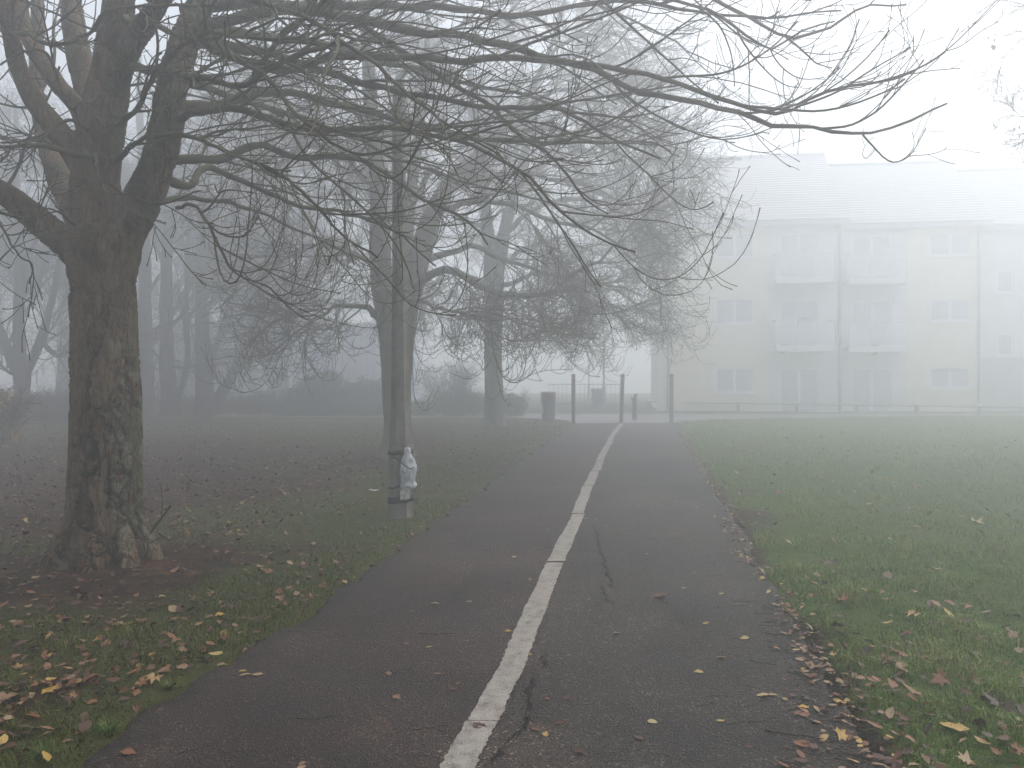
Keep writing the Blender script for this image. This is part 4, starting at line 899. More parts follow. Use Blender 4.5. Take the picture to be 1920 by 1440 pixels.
MB().tube([(-.09, 0, .70), (-.13, 0, .79), (-.10, 0, .83)], [.02, .022, .015], 8).build('hook', mbol, e, True)
# knee rail with white capped posts
mwood = simple('rail_wood', (0.22, 0.21, 0.19), (0.28, 0.27, 0.25), 5)
mcap = simple('white_cap', (.68, .68, .68), (.8, .8, .8), 4, .6)
pts = [P(px, 751 + (px - 1216) / 618 * 9, dd) for px, dd in [(1216, 35.2), (1275, 34.6), (1384, 33.7), (1495, 32.7), (1606, 31.8), (1719, 30.9), (1835, 30.0)]]
pts.append(pts[-1] + (pts[-1] - pts[-2])); pts.append(pts[-1] + (pts[-1] - pts[-2]))
O = pts[0].copy(); O[2] = 0; e = empty('knee_rail_fence', O, 'low wooden rail fence with white capped stubs in front of the apartment block', 'fence')
for p in pts:
    p = p - O; r = MB().box(p[0] - .06, p[0] + .06, p[1] - .06, p[1] + .06, -.05, p[2] - .02, bev=.01).build('post', mwood, e)
    MB().box(p[0] - .075, p[0] + .075, p[1] - .075, p[1] + .075, p[2] - .018, p[2] + .05, bev=.02).build('cap', mcap, r)
rl = MB().tube([tuple(p - O + np.array([0, -.08, -.06])) for p in pts], [.028] * len(pts), 8); rl.build('rail', mwood, e, True)
# railings far off
mrail = simple('iron_railing', (0.05, 0.055, 0.06), (0.08, 0.085, 0.09))
O = P(1030, 760, 40); O[2] = 0; e = empty('railing_fence', O, 'grey iron railing fence far off behind the round bin', 'fence')
for k in range(34): MB().box(k * .11 - .01, k * .11 + .01, -.01, .01, 0, 1.15).build('bar', mrail, e) if k % 2 == 0 else None
for z_ in (.12, 1.08): MB().box(-.1, 3.75, -.02, .02, z_, z_ + .04).build('rail', mrail, e)
for px, dd, hh, lab in [(1104, 50, 7.0, 'fainter and more distant of the two thin street lamps beyond the posts'), (1132, 42, 6.0, 'thin grey street lamp beyond the square bin on the far verge')]:
    O = P(px, 760, dd); O[2] = 0; e = empty('street_lamp', O, lab, 'street lamp')
    MB().lathe([(.09, 0), (.09, .9), (.055, 1.0), (.04, hh), (0, hh)], 12).build('column', mrail, e, True)
    MB().tube([(0, 0, hh - .05), (.15, 0, hh + .15), (.6, 0, hh + .22)], .03, 8).build('arm', mrail, e, True); MB().box(.55, 1.0, -.11, .11, hh + .16, hh + .27, bev=.04).build('lantern', mrail, e)

# ================================================================== APARTMENT BLOCK
TH = R(8); cT, sT = math.cos(TH), math.sin(TH)
OB = np.array([(1233 - HX) / F * 34.6, 34.6, 0.0])
bd = empty('apartment_building', OB, 'three storey apartment block of stepped cream and grey sections with white balconies', 'building', rz=-TH)
def U(px, b=0): k = (px - HX) / F; return (k * (OB[1] + b * cT) - OB[0] - b * sT) / (cT + k * sT)
def ZZ(py, u, b=0): return EYE - (py - HY) / F * (OB[1] - u * sT + b * cT)
mcream = simple('cream_brick', (0.74, 0.68, 0.56), (0.79, 0.73, 0.61), 3, .9)
mgrey = simple('grey_render', (0.68, 0.68, 0.69), (0.72, 0.72, 0.73), 2, .9)
mgreyd = simple('grey_brick', (0.47, 0.475, 0.49), (0.51, 0.515, 0.53), 3, .9)
mroof, t, b = mat('roof_tiles', 0.8)
wv = N(t, 'TexWave', Scale=2.2, Distortion=0.3); wv.bands_direction = 'Z'; t.links.new(coords(t), wv.inputs['Vector'])
t.links.new(ramp(t, wv.outputs['Fac'], [(0.0, (0.26, 0.265, 0.28)), (0.3, (0.32, 0.325, 0.34)), (1, (0.34, 0.345, 0.36))]), b.inputs['Base Color']); bump(t, b, wv.outputs['Fac'], .6, .05)
mwhite = simple('white_upvc', (.76, .77, .79), (.82, .83, .84), 3, .4)
mpane = simple('window_glass', (0.46, 0.48, 0.52), (0.52, 0.54, 0.58), 1.5, .15, .0, .001, .8)
mcurt = simple('net_curtain', (0.38, 0.40, 0.44), (0.50, 0.52, 0.56), 4, .9)
mglz, t, b = mat('balcony_glass', 0.1, (0.75, 0.82, 0.85), .6); b.inputs['Alpha'].default_value = 0.45
def wall(u0, u1, z0, z1, b_, holes, m, depth=.25):
    us = sorted({u0, u1, *[h[0] for h in holes], *[h[1] for h in holes]}); zs = sorted({z0, z1, *[h[2] for h in holes], *[h[3] for h in holes]})
    w_ = MB()
    for a0, a1 in zip(us[:-1], us[1:]):
        for c0, c1 in zip(zs[:-1], zs[1:]):
            mu, mz = (a0 + a1) / 2, (c0 + c1) / 2
            if not any(h[0] < mu < h[1] and h[2] < mz < h[3] for h in holes): w_.add([(a0, b_, c0), (a1, b_, c0), (a1, b_, c1), (a0, b_, c1)], [[[0, 1, 2, 3]]])
    for h0, h1, g0, g1 in holes:
        for q_ in ([(h0, g0), (h1, g0)], [(h1, g0), (h1, g1)], [(h1, g1), (h0, g1)], [(h0, g1), (h0, g0)]):
            (a0, c0), (a1, c1) = q_; w_.add([(a0, b_, c0), (a1, b_, c1), (a1, b_ + depth, c1), (a0, b_ + depth, c0)], [[[0, 1, 2, 3]]])
    return w_.build('wall', m, bd)
def window(u0, u1, z0, z1, b_, parts=2, door=False, curtain=False):
    f = MB(); fr = .07; y0, y1 = b_ + .03, b_ + .11
    f.box(u0, u1, y0, y1, z1 - fr, z1).box(u0, u1, y0, y1, z0, z0 + fr)
    zi0, zi1 = z0 + fr, z1 - fr
    f.box(u0, u0 + fr, y0, y1, zi0, zi1).box(u1 - fr, u1, y0, y1, zi0, zi1)
    for k in range(1, parts):
        mu = u0 + (u1 - u0) * k / parts; f.box(mu - fr * .8, mu + fr * .8, y0, y1, zi0, zi1)
    if not door: f.box(u0 - .05, u1 + .05, b_ - .06, b_ + .03, z0 - .07, z0 + .0)
    fo = f.build('door' if door else 'window', mwhite, bd)
    for k in range(parts):
        a0 = u0 + (u1 - u0) * k / parts + .05; a1 = u0 + (u1 - u0) * (k + 1) / parts - .05
        MB().box(a0, a1, b_ + .07, b_ + .085, zi0, zi1).build('pane', mpane, fo)
        if curtain:
            cc = MB(); n = 24; uu = np.linspace(a0, a1, n); yy = b_ + .16 + .02 * np.sin(uu * 40)
            Vc = np.concatenate([np.stack([uu, yy, uu * 0 + zi0], -1), np.stack([uu, yy, uu * 0 + zi1], -1)]); i = np.arange(n - 1)
            cc.add(Vc, [np.stack([i, i + 1, i + n + 1, i + n], -1)]).build('curtain', mcurt, fo)
def rect(x0, x1, y0, y1, b_): u0, u1 = U(x0, b_), U(x1, b_); um = (u0 + u1) / 2; return [u0, u1, ZZ(y1, um, b_), ZZ(y0, um, b_)]
E1 = ZZ(414, 3.5); E2 = ZZ(417, 10, .8); E3 = ZZ(420, 15, 1.6)
# section 1
w1 = [rect(1341, 1414, y0, y1, 0) for y0, y1 in [(437, 483), (561, 607), (690, 736)]]
uA, uB, uC = U(1233), U(1441), U(1578)
wall(uA, uB, -.3, E1, 0, w1, mcream)
for h in w1: window(*h, 0, curtain=True)
d1 = [rect(1462, 1535, y0, y1, .05) for y0, y1 in [(437, 526), (562, 656), (690, 776)]]
wall(uB, uC, -.3, E1, .05, d1, mgrey)
for k, h in enumerate(d1): window(*h, .05, door=True, curtain=k == 2)
# section 2, set back
uD, uE = U(1700, .8), U(1838, .8)
d2 = [rect(1597, 1672, y0, y1, .8) for y0, y1 in [(441, 529), (563, 646), (690, 774)]]
wall(uC, uD, -.3, E2, .8, d2, mgrey)
for k, h in enumerate(d2): window(*h, .8, door=True, curtain=k == 2)
w2 = [rect(1743, 1820, y0, y1, .8) for y0, y1 in [(437, 479), (562, 602), (690, 728)]]
wall(uD, uE, -.3, E2, .8, w2, mcream)
for k, h in enumerate(w2): window(*h, .8, curtain=k == 1)
# section 3, further back
uF = uE + 8.5
w3 = [rect(1869, 1900, y0, y1, 1.6) for y0, y1 in [(506, 549), (625, 666)]] + [[uE + 4.2, uE + 6.0, z_, z_ + 1.1] for z_ in (1.0, 3.8, 6.6)]
wall(uE, uF, ZZ(671, 15, 1.6), E3, 1.6, w3, mgrey); w3b = [h for h in w3 if h[2] < 1.5]
wall(uE, uF, -.3, ZZ(671, 15, 1.6) - .003, 1.57, [], mgreyd)
for h in w3: window(*h, 1.6, parts=1 if h[1] - h[0] < 1 else 2) if h[2] > 1.5 else None
# side and back walls
sw = MB(); sw.add([(uA, 0, -.3), (uA, 9, -.3), (uA, 9, E1), (uA, 0, E1)], [[[0, 1, 2, 3]]]); sw.add([(uC, 0, -.3), (uC, 9, -.3), (uC, 9, E1), (uC, 0, E1)], [[[0, 1, 2, 3]]])
sw.add([(uA, 9, -.3), (uF, 9, -.3), (uF, 9, E3), (uA, 9, E3)], [[[0, 1, 2, 3]]]); sw.add([(uE, .8, -.3), (uE, 9, -.3), (uE, 9, E2), (uE, .8, E2)], [[[0, 1, 2, 3]]]); sw.add([(uF, 1.6, -.3), (uF, 9, -.3), (uF, 9, E3), (uF, 1.6, E3)], [[[0, 1, 2, 3]]])
sw.build('side_wall', mcream, bd)
mbal0 = simple('gutter_grey', (.60, .61, .64), (.66, .67, .70), 3, .5)
def roof(u0, u1, b_, ez, rz, ym):
    r = MB(); yo = b_ - .40
    for k, (ya, za, yb, zb) in enumerate([(yo, ez, ym, rz), (ym, rz, 9.4, ez)]):
        th = .12
        r.add([(u0, ya, za + .05), (u1, ya, za + .05), (u1, yb, zb), (u0, yb, zb), (u0, ya, za + .05 - th), (u1, ya, za + .05 - th), (u1, yb, zb - th), (u0, yb, zb - th)],
              [[(0, 1, 2, 3), (7, 6, 5, 4), (0, 4, 5, 1), (1, 5, 6, 2), (2, 6, 7, 3), (3, 7, 4, 0)]])
    ro = r.build('roof', mroof, bd)
    gbl = MB(); 
    for uu in (u0 + .3, u1 - .3): gbl.poly([(uu, b_, ez - .05), (uu, 9, ez - .05), (uu, ym, rz - .15)])
    gbl.build('gable', mcream, bd)
    MB().box(u0, u1, yo - .10, yo - .005, ez - .10, ez + .0, bev=.03).build('gutter', mbal0, bd)
    MB().box(u0, u1, yo + .03, yo + .06, ez - .28, ez - .11).build('fascia', mbal0, bd)
    MB().tube([(u0, ym, rz + .03), (u1, ym, rz + .03)], .09, 8).build('ridge_tile', mroof, ro, True)
roof(uA - .3, U(1596, -.4), 0, E1, 11.95, 4.1)
roof(U(1596, -.4) + .01, U(1863, .4), .8, E2, 11.62, 4.9)
roof(U(1863, .4) + .01, uF + .3, 1.6, E3, 11.35, 5.7)
mpipe = simple('drainpipe', (.28, .29, .31), (.33, .34, .36))
for u_, y_, z_ in [(uA + .45, -.06, E1), (uC - .10, -.06, E1), (uE - .08, .74, E2)]: MB().tube([(u_, y_, 0), (u_, y_, z_ - .3), (u_, y_ - .25, z_ - .12)], .05, 8).build('drainpipe', mpipe, bd, True)
# balconies
mbal = simple('balcony_white', (.62, .64, .67), (.70, .72, .75), 3, .5)
for (x0, x1, yy0, b_, ry) in [(1455, 1567, 519, 0, 471), (1455, 1567, 648, 0, 599), (1591, 1702, 521, .8, 475), (1591, 1702, 649, .8, 603)]:
    pr = 1.0; bf = b_ - pr; u0, u1 = U(x0, bf), U(x1, bf); um = (u0 + u1) / 2; zt_ = ZZ(yy0, um, bf); zr = ZZ(ry, um, bf)
    s_ = MB().box(u0, u1, bf, b_ - .004, zt_ - .24, zt_, bev=.01).build('balcony', mbal, bd)
    r = MB().box(u0, u1, bf + .03, bf + .08, zr - .04, zr)
    for uu in (u0 + .01, u0 + (u1 - u0) / 3, u0 + 2 * (u1 - u0) / 3, u1 - .05): r.box(uu, uu + .04, bf + .035, bf + .075, zt_ + .003, zr - .043)
    for uu in (u0 + .01, u1 - .05): r.box(uu, uu + .04, bf + .085, b_ - .01, zr - .04, zr)
    r.build('railing', mbal, s_)
    MB().box(u0 + .06, u1 - .06, bf + .05, bf + .06, zt_ + .06, zr - .08).build('glass_panel', mglz, s_)
# plants on the balcony
mpl = simple('pot_plant', (.03, .045, .02), (.06, .08, .03))
def clump(cen, rad, n, ls, seed, m=None):
    g = np.random.default_rng(seed); d = g.normal(size=(n, 3)); d /= np.linalg.norm(d, axis=1, keepdims=True)
    p = np.asarray(cen) + d * np.asarray(rad) * (g.uniform(0, 1, (n, 1)) ** .4) * (1 + .25 * fbm(d * 2, seed))[:, None]
    return leafquads(p, ls, g)
def leafquads(p, ls, g, up=.3):
    n = len(p); a = g.normal(size=(n, 3)); a /= np.linalg.norm(a, axis=1, keepdims=True)
    b = g.normal(size=(n, 3)); b -= (a * b).sum(1, keepdims=True) * a; b /= np.linalg.norm(b, axis=1, keepdims=True)
    s_ = ls * g.uniform(.6, 1.4, (n, 1)); a = a * s_; b = b * s_ * .42; cdir = np.cross(a, b) * 1.5 / (ls + 1e-6) * .3
    V = np.stack([p - a, p + b + cdir * .4, p + a, p - b + cdir * .4], 1).reshape(-1, 3)
    i = np.arange(n) * 4; return V, np.stack([i, i + 1, i + 2, i + 3], -1)
for k, (px, py, rr_) in enumerate([(1508, 606, .30), (1467, 636, .26), (1640, 640, .22)]):
    b_ = -.5 if px < 1580 else .3; u_ = U(px, b_); p = np.array([u_ * cT + b_ * sT, -u_ * sT + b_ * cT, 0]) + OB; p[2] = ZZ(py, u_, b_)
    e = empty('potted_plant', (p[0], p[1], p[2] - rr_ - .2), ['bushy plant standing in the middle of the left first floor balcony', 'round plant at the left end of the left first floor balcony', 'small plant on the right first floor balcony'][k], 'plant')
    Vv, Fq = clump((0, 0, rr_ + .2), (rr_, rr_, rr_), 700, .035, 40 + k); obj('foliage', mesh('foliage', Vv, [Fq], mpl, False), e)
    MB().lathe([(.08, -.25 + .1), (.12, .12), (.13, .14)], 14).build('pot', simple('pot', (.12, .08, .06), (.16, .1, .08)), e, True)

# ================================================================== LOW BUILDING FAR LEFT
O = P(560, 760, 45); O[2] = 0
fb = empty('low_building', O, 'low blue grey clad building far off behind the shrubs on the left', 'building', rz=R(4))
mclad, t, b = mat('blue_cladding', .7)
wv = N(t, 'TexWave', Scale=.9, Distortion=0.0); wv.bands_direction = 'X'; t.links.new(coords(t), wv.inputs['Vector'])
t.links.new(ramp(t, wv.outputs['Fac'], [(0, (.20, .24, .34)), (.2, (.30, .34, .46)), (1, (.32, .37, .50))]), b.inputs['Base Color'])
MB().box(-9, 6.4, 0, 8, -.2, 4.2).build('wall', mclad, fb)
MB().box(-9.3, 6.7, -.4, 8.3, 4.2, 4.5, bev=.05).build('roof', simple('flat_roof', (.14, .15, .17), (.18, .19, .21)), fb)
for x in (-6.8, -4.6, -2.9, -.3, 2.2, 4.5): MB().box(x - .12, x + .12, -.08, -.003, 0, 4.19).build('pilaster', mgreyd, fb)
dd = MB().box(-1.55, -.55, -.06, -.004, 0, 2.5).build('door', simple('dark_door', (.05, .06, .09), (.07, .08, .11)), fb)
for x in (-4.2, -2.6): w_ = MB().box(x - .5, x + .5, -.05, -.004, 1.1, 2.4).build('window', mwhite, fb); MB().box(x - .43, x + .43, -.06, -.052, 1.17, 2.33).build('pane', mpane, w_)
O = P(520, 760, 41); O[2] = 0; e = empty('garden_arch', O, 'thin white arch standing before the low blue grey building', 'arch', rz=R(6))
a = np.linspace(0, np.pi, 20); MB().tube([(-.62, 0, 0), (-.64, 0, .9)] + [(-.64 * math.cos(q_), 0, 1.2 + 1.0 * math.sin(q_)) for q_ in a] + [(.64, 0, .9), (.62, 0, 0)], .035, 8).build('hoop', mwhite, e, True)
MB().tube([(-.62, .5, 0), (-.64, .5, .9)] + [(-.64 * math.cos(q_), .5, 1.2 + 1.0 * math.sin(q_)) for q_ in a] + [(.64, .5, .9), (.62, .5, 0)], .035, 8).build('hoop', mwhite, e, True)
O = P(457, 760, 38); O[2] = 0; e = empty('picnic_table', O, 'dark wooden picnic table beside the leaning tree far left', 'table', rz=R(5))
mtb = simple('table_wood', (.05, .045, .045), (.09, .08, .075))
MB().box(-.8, .8, -.38, .38, .72, .76).build('tabletop', mtb, e)
for y_ in (-.75, .55): MB().box(-.8, .8, y_, y_ + .2, .42, .46).build('seat', mtb, e)
for x_ in (-.6, .6):
    for s_ in (-1, 1): MB().tube([(x_, s_ * .25, .72), (x_, s_ * .6, 0)], .04, 4).build('leg', mtb, e)
    MB().box(x_ - .03, x_ + .03, -.72, .72, .36, .415).build('crossbar', mtb, e)

# ================================================================== SHRUBS
def foliage_mat(name, c1, c2, c3):
    m, t, b = mat(name, .75, spec=.2); v = coords(t)
    c = ramp(t, noise(t, v, 5, 4), [(.3, c1), (.55, c2), (.75, c3)])
    t.links.new(mix(t, ramp(t, noise(t, v, 60, 2), [(.35, (0, 0, 0)), (.65, (1, 1, 1))]), c, mix(t, .5, c, c3)), b.inputs['Base Color'])
    return m
mever = foliage_mat('evergreen', (.022, .036, .018), (.040, .060, .030), (.065, .085, .045))
mheath = foliage_mat('pale_heather', (.075, .080, .065), (.12, .125, .105), (.18, .18, .155))
mbrown = foliage_mat('brown_shrub', (.055, .042, .028), (.095, .070, .045), (.14, .105, .06))
myel = foliage_mat('yellow_leaves', (.16, .09, .02), (.33, .20, .05), (.40, .28, .09))
def shrub(px, py, d, lobes, n, ls, m, label, seed, twigs=0, name='shrub', twl=(.3, .8)):
    O = P(px, py, d); O[2] = 0; g = np.random.default_rng(seed)
    e = empty(name, O, label, 'shrub')
    Vs, Fs, k = [], [], 0
    tot = sum(l[2] * l[3] for l in lobes)
    for (lx_, lz, rx, rz) in lobes:
        nn_ = int(n * rx * rz / tot); dv = g.normal(size=(nn_, 3)); dv /= np.linalg.norm(dv, axis=1, keepdims=True)
        rr_ = g.uniform(.0, 1, (nn_, 1)) ** .35 * (1 + .30 * fbm(dv * 2.3, seed + 3)[:, None] + .12 * fbm(dv * 7, seed + 4)[:, None])
        p = np.array([lx_, 0, lz]) + dv * np.array([rx, rx * .8, rz]) * rr_; p[:, 2] = np.abs(p[:, 2])
        v_, f_ = leafquads(p, ls, g); Vs.append(v_); Fs.append(f_ + k); k += len(v_)
    if n: obj('foliage', mesh('foliage', np.concatenate(Vs), [np.concatenate(Fs)], m, False), e)
    W = max(l[0] + l[2] for l in lobes) - min(l[0] - l[2] for l in lobes); H = max(l[1] + l[3] for l in lobes)
    ns = max(6, twigs or 7); x0 = g.uniform(-.25, .25, ns) * W; 
    pts = np.stack([np.stack([x0 * (.4 + .6 * u) + (x0) * u * 1.0, g.uniform(-.15, .15, ns) * W * (1 + u), np.full(ns, u * H * .8) * g.uniform(.8, 1.1, ns)], -1) for u in np.linspace(0, 1, 8)], 1)
    Rr = np.linspace(.022, .008, 8)[None].repeat(ns, 0)
    sets = [(pts, Rr, 5)]
    if twigs:
        a2 = grow(pts, Rr, 9, 8, twl, 38, .008, .1, 1, (.02, .0), .25, .1, .5, seed, .0055); a3 = grow(*a2, 5, 6, (twl[0] * .5, twl[1] * .5), 38, .006, .1, 1, (.0, .0), .25, .1, .5, seed + 1, .005); sets += [(*a2, 3), (*a3, 3)]
    obj('stems', crown_mesh('stems', sets, M_fine if twigs else M_far), e)
    return e
s2 = 31 / F
shrub(590, 772, 31, [(-.6, .55, .75, .6), (.1, .95, .75, .75), (.65, 1.35, .40, .42), (.35, .6, .8, .7), (1.2, .55, .6, .5)], 26000, .038, mever, 'dark rounded evergreen shrub, tallest of the bushes left of the lamp post', 61)
shrub(690, 772, 32, [(-.6, .7, .7, .65), (.2, .75, .8, .7), (.9, .5, .6, .5)], 16000, .04, mever, 'broad dark green shrub just left of the lamp post, lower than the rounded one', 62)
for k, (px, wv, lab) in enumerate([(548, 1.0, 'pale low feathery bush at the foot of the tall rounded evergreen'), (618, 1.1, 'pale low feathery bush in the middle of the low row'), (688, .9, 'pale low feathery bush nearest the lamp post')]):
    shrub(px, 778, 30.7, [(-.4 * wv, .28, .55 * wv, .32), (.35 * wv, .34, .6 * wv, .36)], 9000, .03, mheath, lab, 70 + k, 14, twl=(.1, .3))
shrub(480, 772, 31.5, [(-.4, .35, .6, .4), (.3, .5, .6, .45)], 6000, .035, mbrown, 'brownish low shrub at the left end of the row of bushes', 75, 16, twl=(.2, .5))
shrub(842, 780, 31, [(0, 1.35, 1.0, .85), (.5, .8, .8, .6)], 1500, .03, mbrown, 'tall thin-leaved twiggy bush between the lamp post and the slim tree', 76, 26, twl=(.5, 1.3))
shrub(868, 782, 30.5, [(-.4, .45, .7, .45), (.3, .5, .7, .5)], 9000, .036, mever, 'low dark bush at the left of the slim straight tree', 77, 8)
shrub(960, 782, 30.5, [(0, .4, .55, .45)], 6000, .036, mever, 'low dark bush at the right of the slim straight tree', 78, 8)
shrub(790, 784, 31, [(-.3, .3, .7, .3), (.4, .25, .5, .3)], 4000, .035, mbrown, 'low brown undergrowth bush just right of the lamp post', 79, 14, twl=(.2, .5))
shrub(-5, 840, 17, [(-.2, .45, .55, .45), (.05, 1.0, .45, .40), (.2, .35, .35, .3)], 900, .055, myel, 'bush with orange yellow leaves at the left edge of the picture', 81, 12, twl=(.3, .8))
shrub(60, 800, 27, [(-.4, .5, 1.1, .5)], 4500, .035, mbrown, 'tangled brown undergrowth around the foot of the fan shaped tree', 82, 22, twl=(.4, 1.1))
shrub(175, 790, 27, [(-1.2, .4, 1.0, .45), (.2, .35, 1.1, .4)], 5000, .035, mbrown, 'tangled brown undergrowth left of and behind the big near trunk', 83, 30, twl=(.5, 1.4))
shrub(128, 785, 30, [(-.7, .35, .9, .4), (.7, .3, .9, .35)], 4000, .04, mbrown, 'dark scrub on the far side of the leaf covered lawn, left of the big trunk', 85, 22, twl=(.3, .9))
shrub(385, 778, 32.5, [(-.6, .3, .8, .35), (.6, .25, .8, .3)], 4000, .04, mbrown, 'low scrub between the thick upright tree and the leaning tree', 86, 18, twl=(.3, .7))
shrub(300, 775, 33, [(-.8, .3, .9, .35), (.7, .28, .9, .3)], 4000, .04, mbrown, 'low scrub at the feet of the distant row of trees', 84, 20, twl=(.3, .8))
O = P(513, 760, 37); O[2] = 0; e = empty('young_tree', O, 'slender young tree with a pale yellowish stem before the low building', 'tree')
st_ = limb_px([(513, 765, 37), (513, 720, 37), (511, 680, 37), (508, 640, 37), (506, 600, 37)], .035, .012, 12); st_[0][0][:] -= O
obj('trunk', crown_mesh('trunk', [(*st_, 8)], simple('pale_stem', (.28, .20, .11), (.36, .27, .16))), e)
a2 = grow(*st_, 14, 8, (.4, .9), 35, .01, .3, 1, (.03, .0), .15, .1, .5, 5, .006); obj('crown', crown_mesh('crown', [(*a2, 3), (*grow(*a2, 5, 6, (.2, .4), 35, .006, .2, 1, (.03, .0), .15, .1, .5, 6, .005), 3)], M_fine), e)

# ================================================================== GRASS
def visible(x, y, m=1.1): return (np.abs(x) < 0.643 * y * m + .35) & (y > 2.4)
def scatter(n, y0, y1, p):             # ground points, thinning out with distance
    u = rng.uniform(0, 1, n); e = 2 - p
    y = (y0 ** e + u * (y1 ** e - y0 ** e)) ** (1 / e); x = rng.uniform(-1, 1, n) * (0.70 * y + .4)
    return x, y
def blades(n, y0, y1, p, hgt, wid, seg2, thr=.35):
    x, y = scatter(n, y0, y1, p); ed = np.where(y < Y_END + .3, np.maximum(xl(y) - x, x - xr(y)), 3.0)
    near = np.where(x < (xl(y) + xr(y)) / 2, far_l(x), far_r(x))
    cv = cover_f(x, y); pq = np.stack([x * 2.5, y * 2.5, x * 0], -1); tuft = fbm(pq, 140, 3); fine_ = vnoise(np.stack([x * 9, y * 9, x * 0], -1), 150)
    ok = (ed > -.02 + .03 * fine_) & (y < near - .1) & (rng.uniform(0, 1, n) < np.clip((cv - .12) * 1.35 + .35 * tuft * .6 + .15 * fine_, np.where(x > xr(np.minimum(y, 26)) + .25, .5, .0), 1)) 
    x, y, ed, tuft, cv = x[ok], y[ok], ed[ok], tuft[ok], cv[ok]; n = len(x)
    g = rng; right_ = x > (xl(np.minimum(y, 26)) + xr(np.minimum(y, 26))) / 2
    H = hgt * g.uniform(.45, 1.25, n) * np.clip(1 + .95 * tuft, .35, 2.0) * np.where(right_, 1.0, .72) * (.55 + .45 * cv) * np.clip(.45 + ed * 4, .45, 1)
    H = np.maximum(H, .012); W = wid * g.uniform(.7, 1.3, n)
    th = g.uniform(0, 2 * np.pi, n); ln = g.uniform(.15, 1.15, n) * H; lt = th + g.normal(0, .6, n)
    base = np.stack([x, y, ground_z(x, y) - .006], -1); sx = np.stack([np.cos(th + np.pi / 2), np.sin(th + np.pi / 2), th * 0], -1)
    ld = np.stack([np.cos(lt), np.sin(lt), lt * 0], -1)
    tip = base + ld * ln[:, None] + np.array([0, 0, 1]) * (H * np.sqrt(np.clip(1 - (ln / H / 1.3) ** 2, .08, 1)))[:, None]
    b0 = base - sx * W[:, None] / 2; b1 = base + sx * W[:, None] / 2
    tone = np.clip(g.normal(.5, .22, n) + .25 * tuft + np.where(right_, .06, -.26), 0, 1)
    if seg2:
        md = base + ld * (ln * .32)[:, None] + np.array([0, 0, 1]) * (H * .62)[:, None]
        m0, m1 = md - sx * W[:, None] * .42, md + sx * W[:, None] * .42
        V = np.stack([b0, b1, m1, m0, tip], 1).reshape(-1, 3); i = np.arange(n) * 5
        return V, np.stack([i, i + 1, i + 2, i + 3], -1), np.stack([i + 3, i + 2, i + 4], -1), np.repeat(tone, 5)
    V = np.stack([b0, b1, tip], 1).reshape(-1, 3); i = np.arange(n) * 3
    return V, None, np.stack([i, i + 1, i + 2], -1), np.repeat(tone, 3)
mgrass, t, b = mat('grass_blades', .55, spec=.25)
c = ramp(t, attr(t, 'tone'), [(0.0, (0.024, 0.042, 0.006)), (0.3, (0.058, 0.104, 0.011)), (0.62, (0.108, 0.180, 0.022)), (0.88, (0.175, 0.240, 0.042)), (1.0, (0.24, 0.20, 0.07))])
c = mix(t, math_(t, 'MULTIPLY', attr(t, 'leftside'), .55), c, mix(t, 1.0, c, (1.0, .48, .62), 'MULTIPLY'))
t.links.new(c, b.inputs['Base Color'])
def lawn(name, *a):
    V, Q, T, tone = blades(*a); n0 = len(V)
    fs = ([Q] if Q is not None else []) + [T]
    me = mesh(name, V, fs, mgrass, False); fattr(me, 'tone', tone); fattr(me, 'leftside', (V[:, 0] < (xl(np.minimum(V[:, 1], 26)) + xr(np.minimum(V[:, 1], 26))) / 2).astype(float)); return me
tag(obj('grass', lawn('grass', 150000, 2.5, 6.5, 1.2, .052, .0042, True)), kind='stuff', label='short green grass growing beside the near path', cat='grass')
tag(obj('grass', lawn('grass', 230000, 6.0, 14, 1.3, .050, .0065, False)), kind='stuff', label='short green grass on the lawns further along the path', cat='grass')
tag(obj('grass', lawn('grass', 170000, 13, 31, 1.2, .055, .013, False)), kind='stuff', label='distant lawn grass fading into the fog', cat='grass')
# coarse tufts near the path edge on the left
def tuftm(n, h_, seed, spread=.02):
    g = np.random.default_rng(seed); th = g.uniform(0, 2 * np.pi, n); L_ = h_ * g.uniform(.5, 1.1, n); out = g.uniform(.3, 1.1, n); w_ = g.uniform(.0022, .004, n)
    r0 = spread * g.uniform(0, 1, n); ps = []
    for u in (0, .4, .75, 1):
        rad = r0 + out * L_ * u ** 1.4 * .9; z = L_ * (u - .45 * out * u * u)
        cen = np.stack([rad * np.cos(th), rad * np.sin(th), z], -1); sd_ = np.stack([-np.sin(th), np.cos(th), th * 0], -1) * (w_ * (1 - .85 * u))[:, None]
        ps += [cen - sd_, cen + sd_]
    V = np.stack(ps, 1).reshape(-1, 3); i = (np.arange(n) * 8)[:, None]; q = np.concatenate([i + [0, 1, 3, 2], i + [2, 3, 5, 4], i + [4, 5, 7, 6]])
    me = mesh('grass_tuft', V, [q], mgrass, False); fattr(me, 'tone', np.repeat(np.clip(g.normal(.34, .16, n), 0, 1), 8)); return me
for k, (px, py, h_, n, lab) in enumerate([(205, 1375, .09, 90, 'bright spiky grass tuft at the left path edge near the bottom'), (318, 1295, .075, 70, 'second grass tuft up along the left path edge, between the two others'), (80, 1425, .10, 80, 'grass tuft among the fallen leaves in the bottom left corner')]):
    p = G(px, py); p[2] = ground_z(p[0], p[1]) - .01; tag(obj('grass_tuft', tuftm(n, h_, 900 + k), loc=tuple(p)), lab, 'grass tuft', 'spiky grass tufts at the left edge of the path')

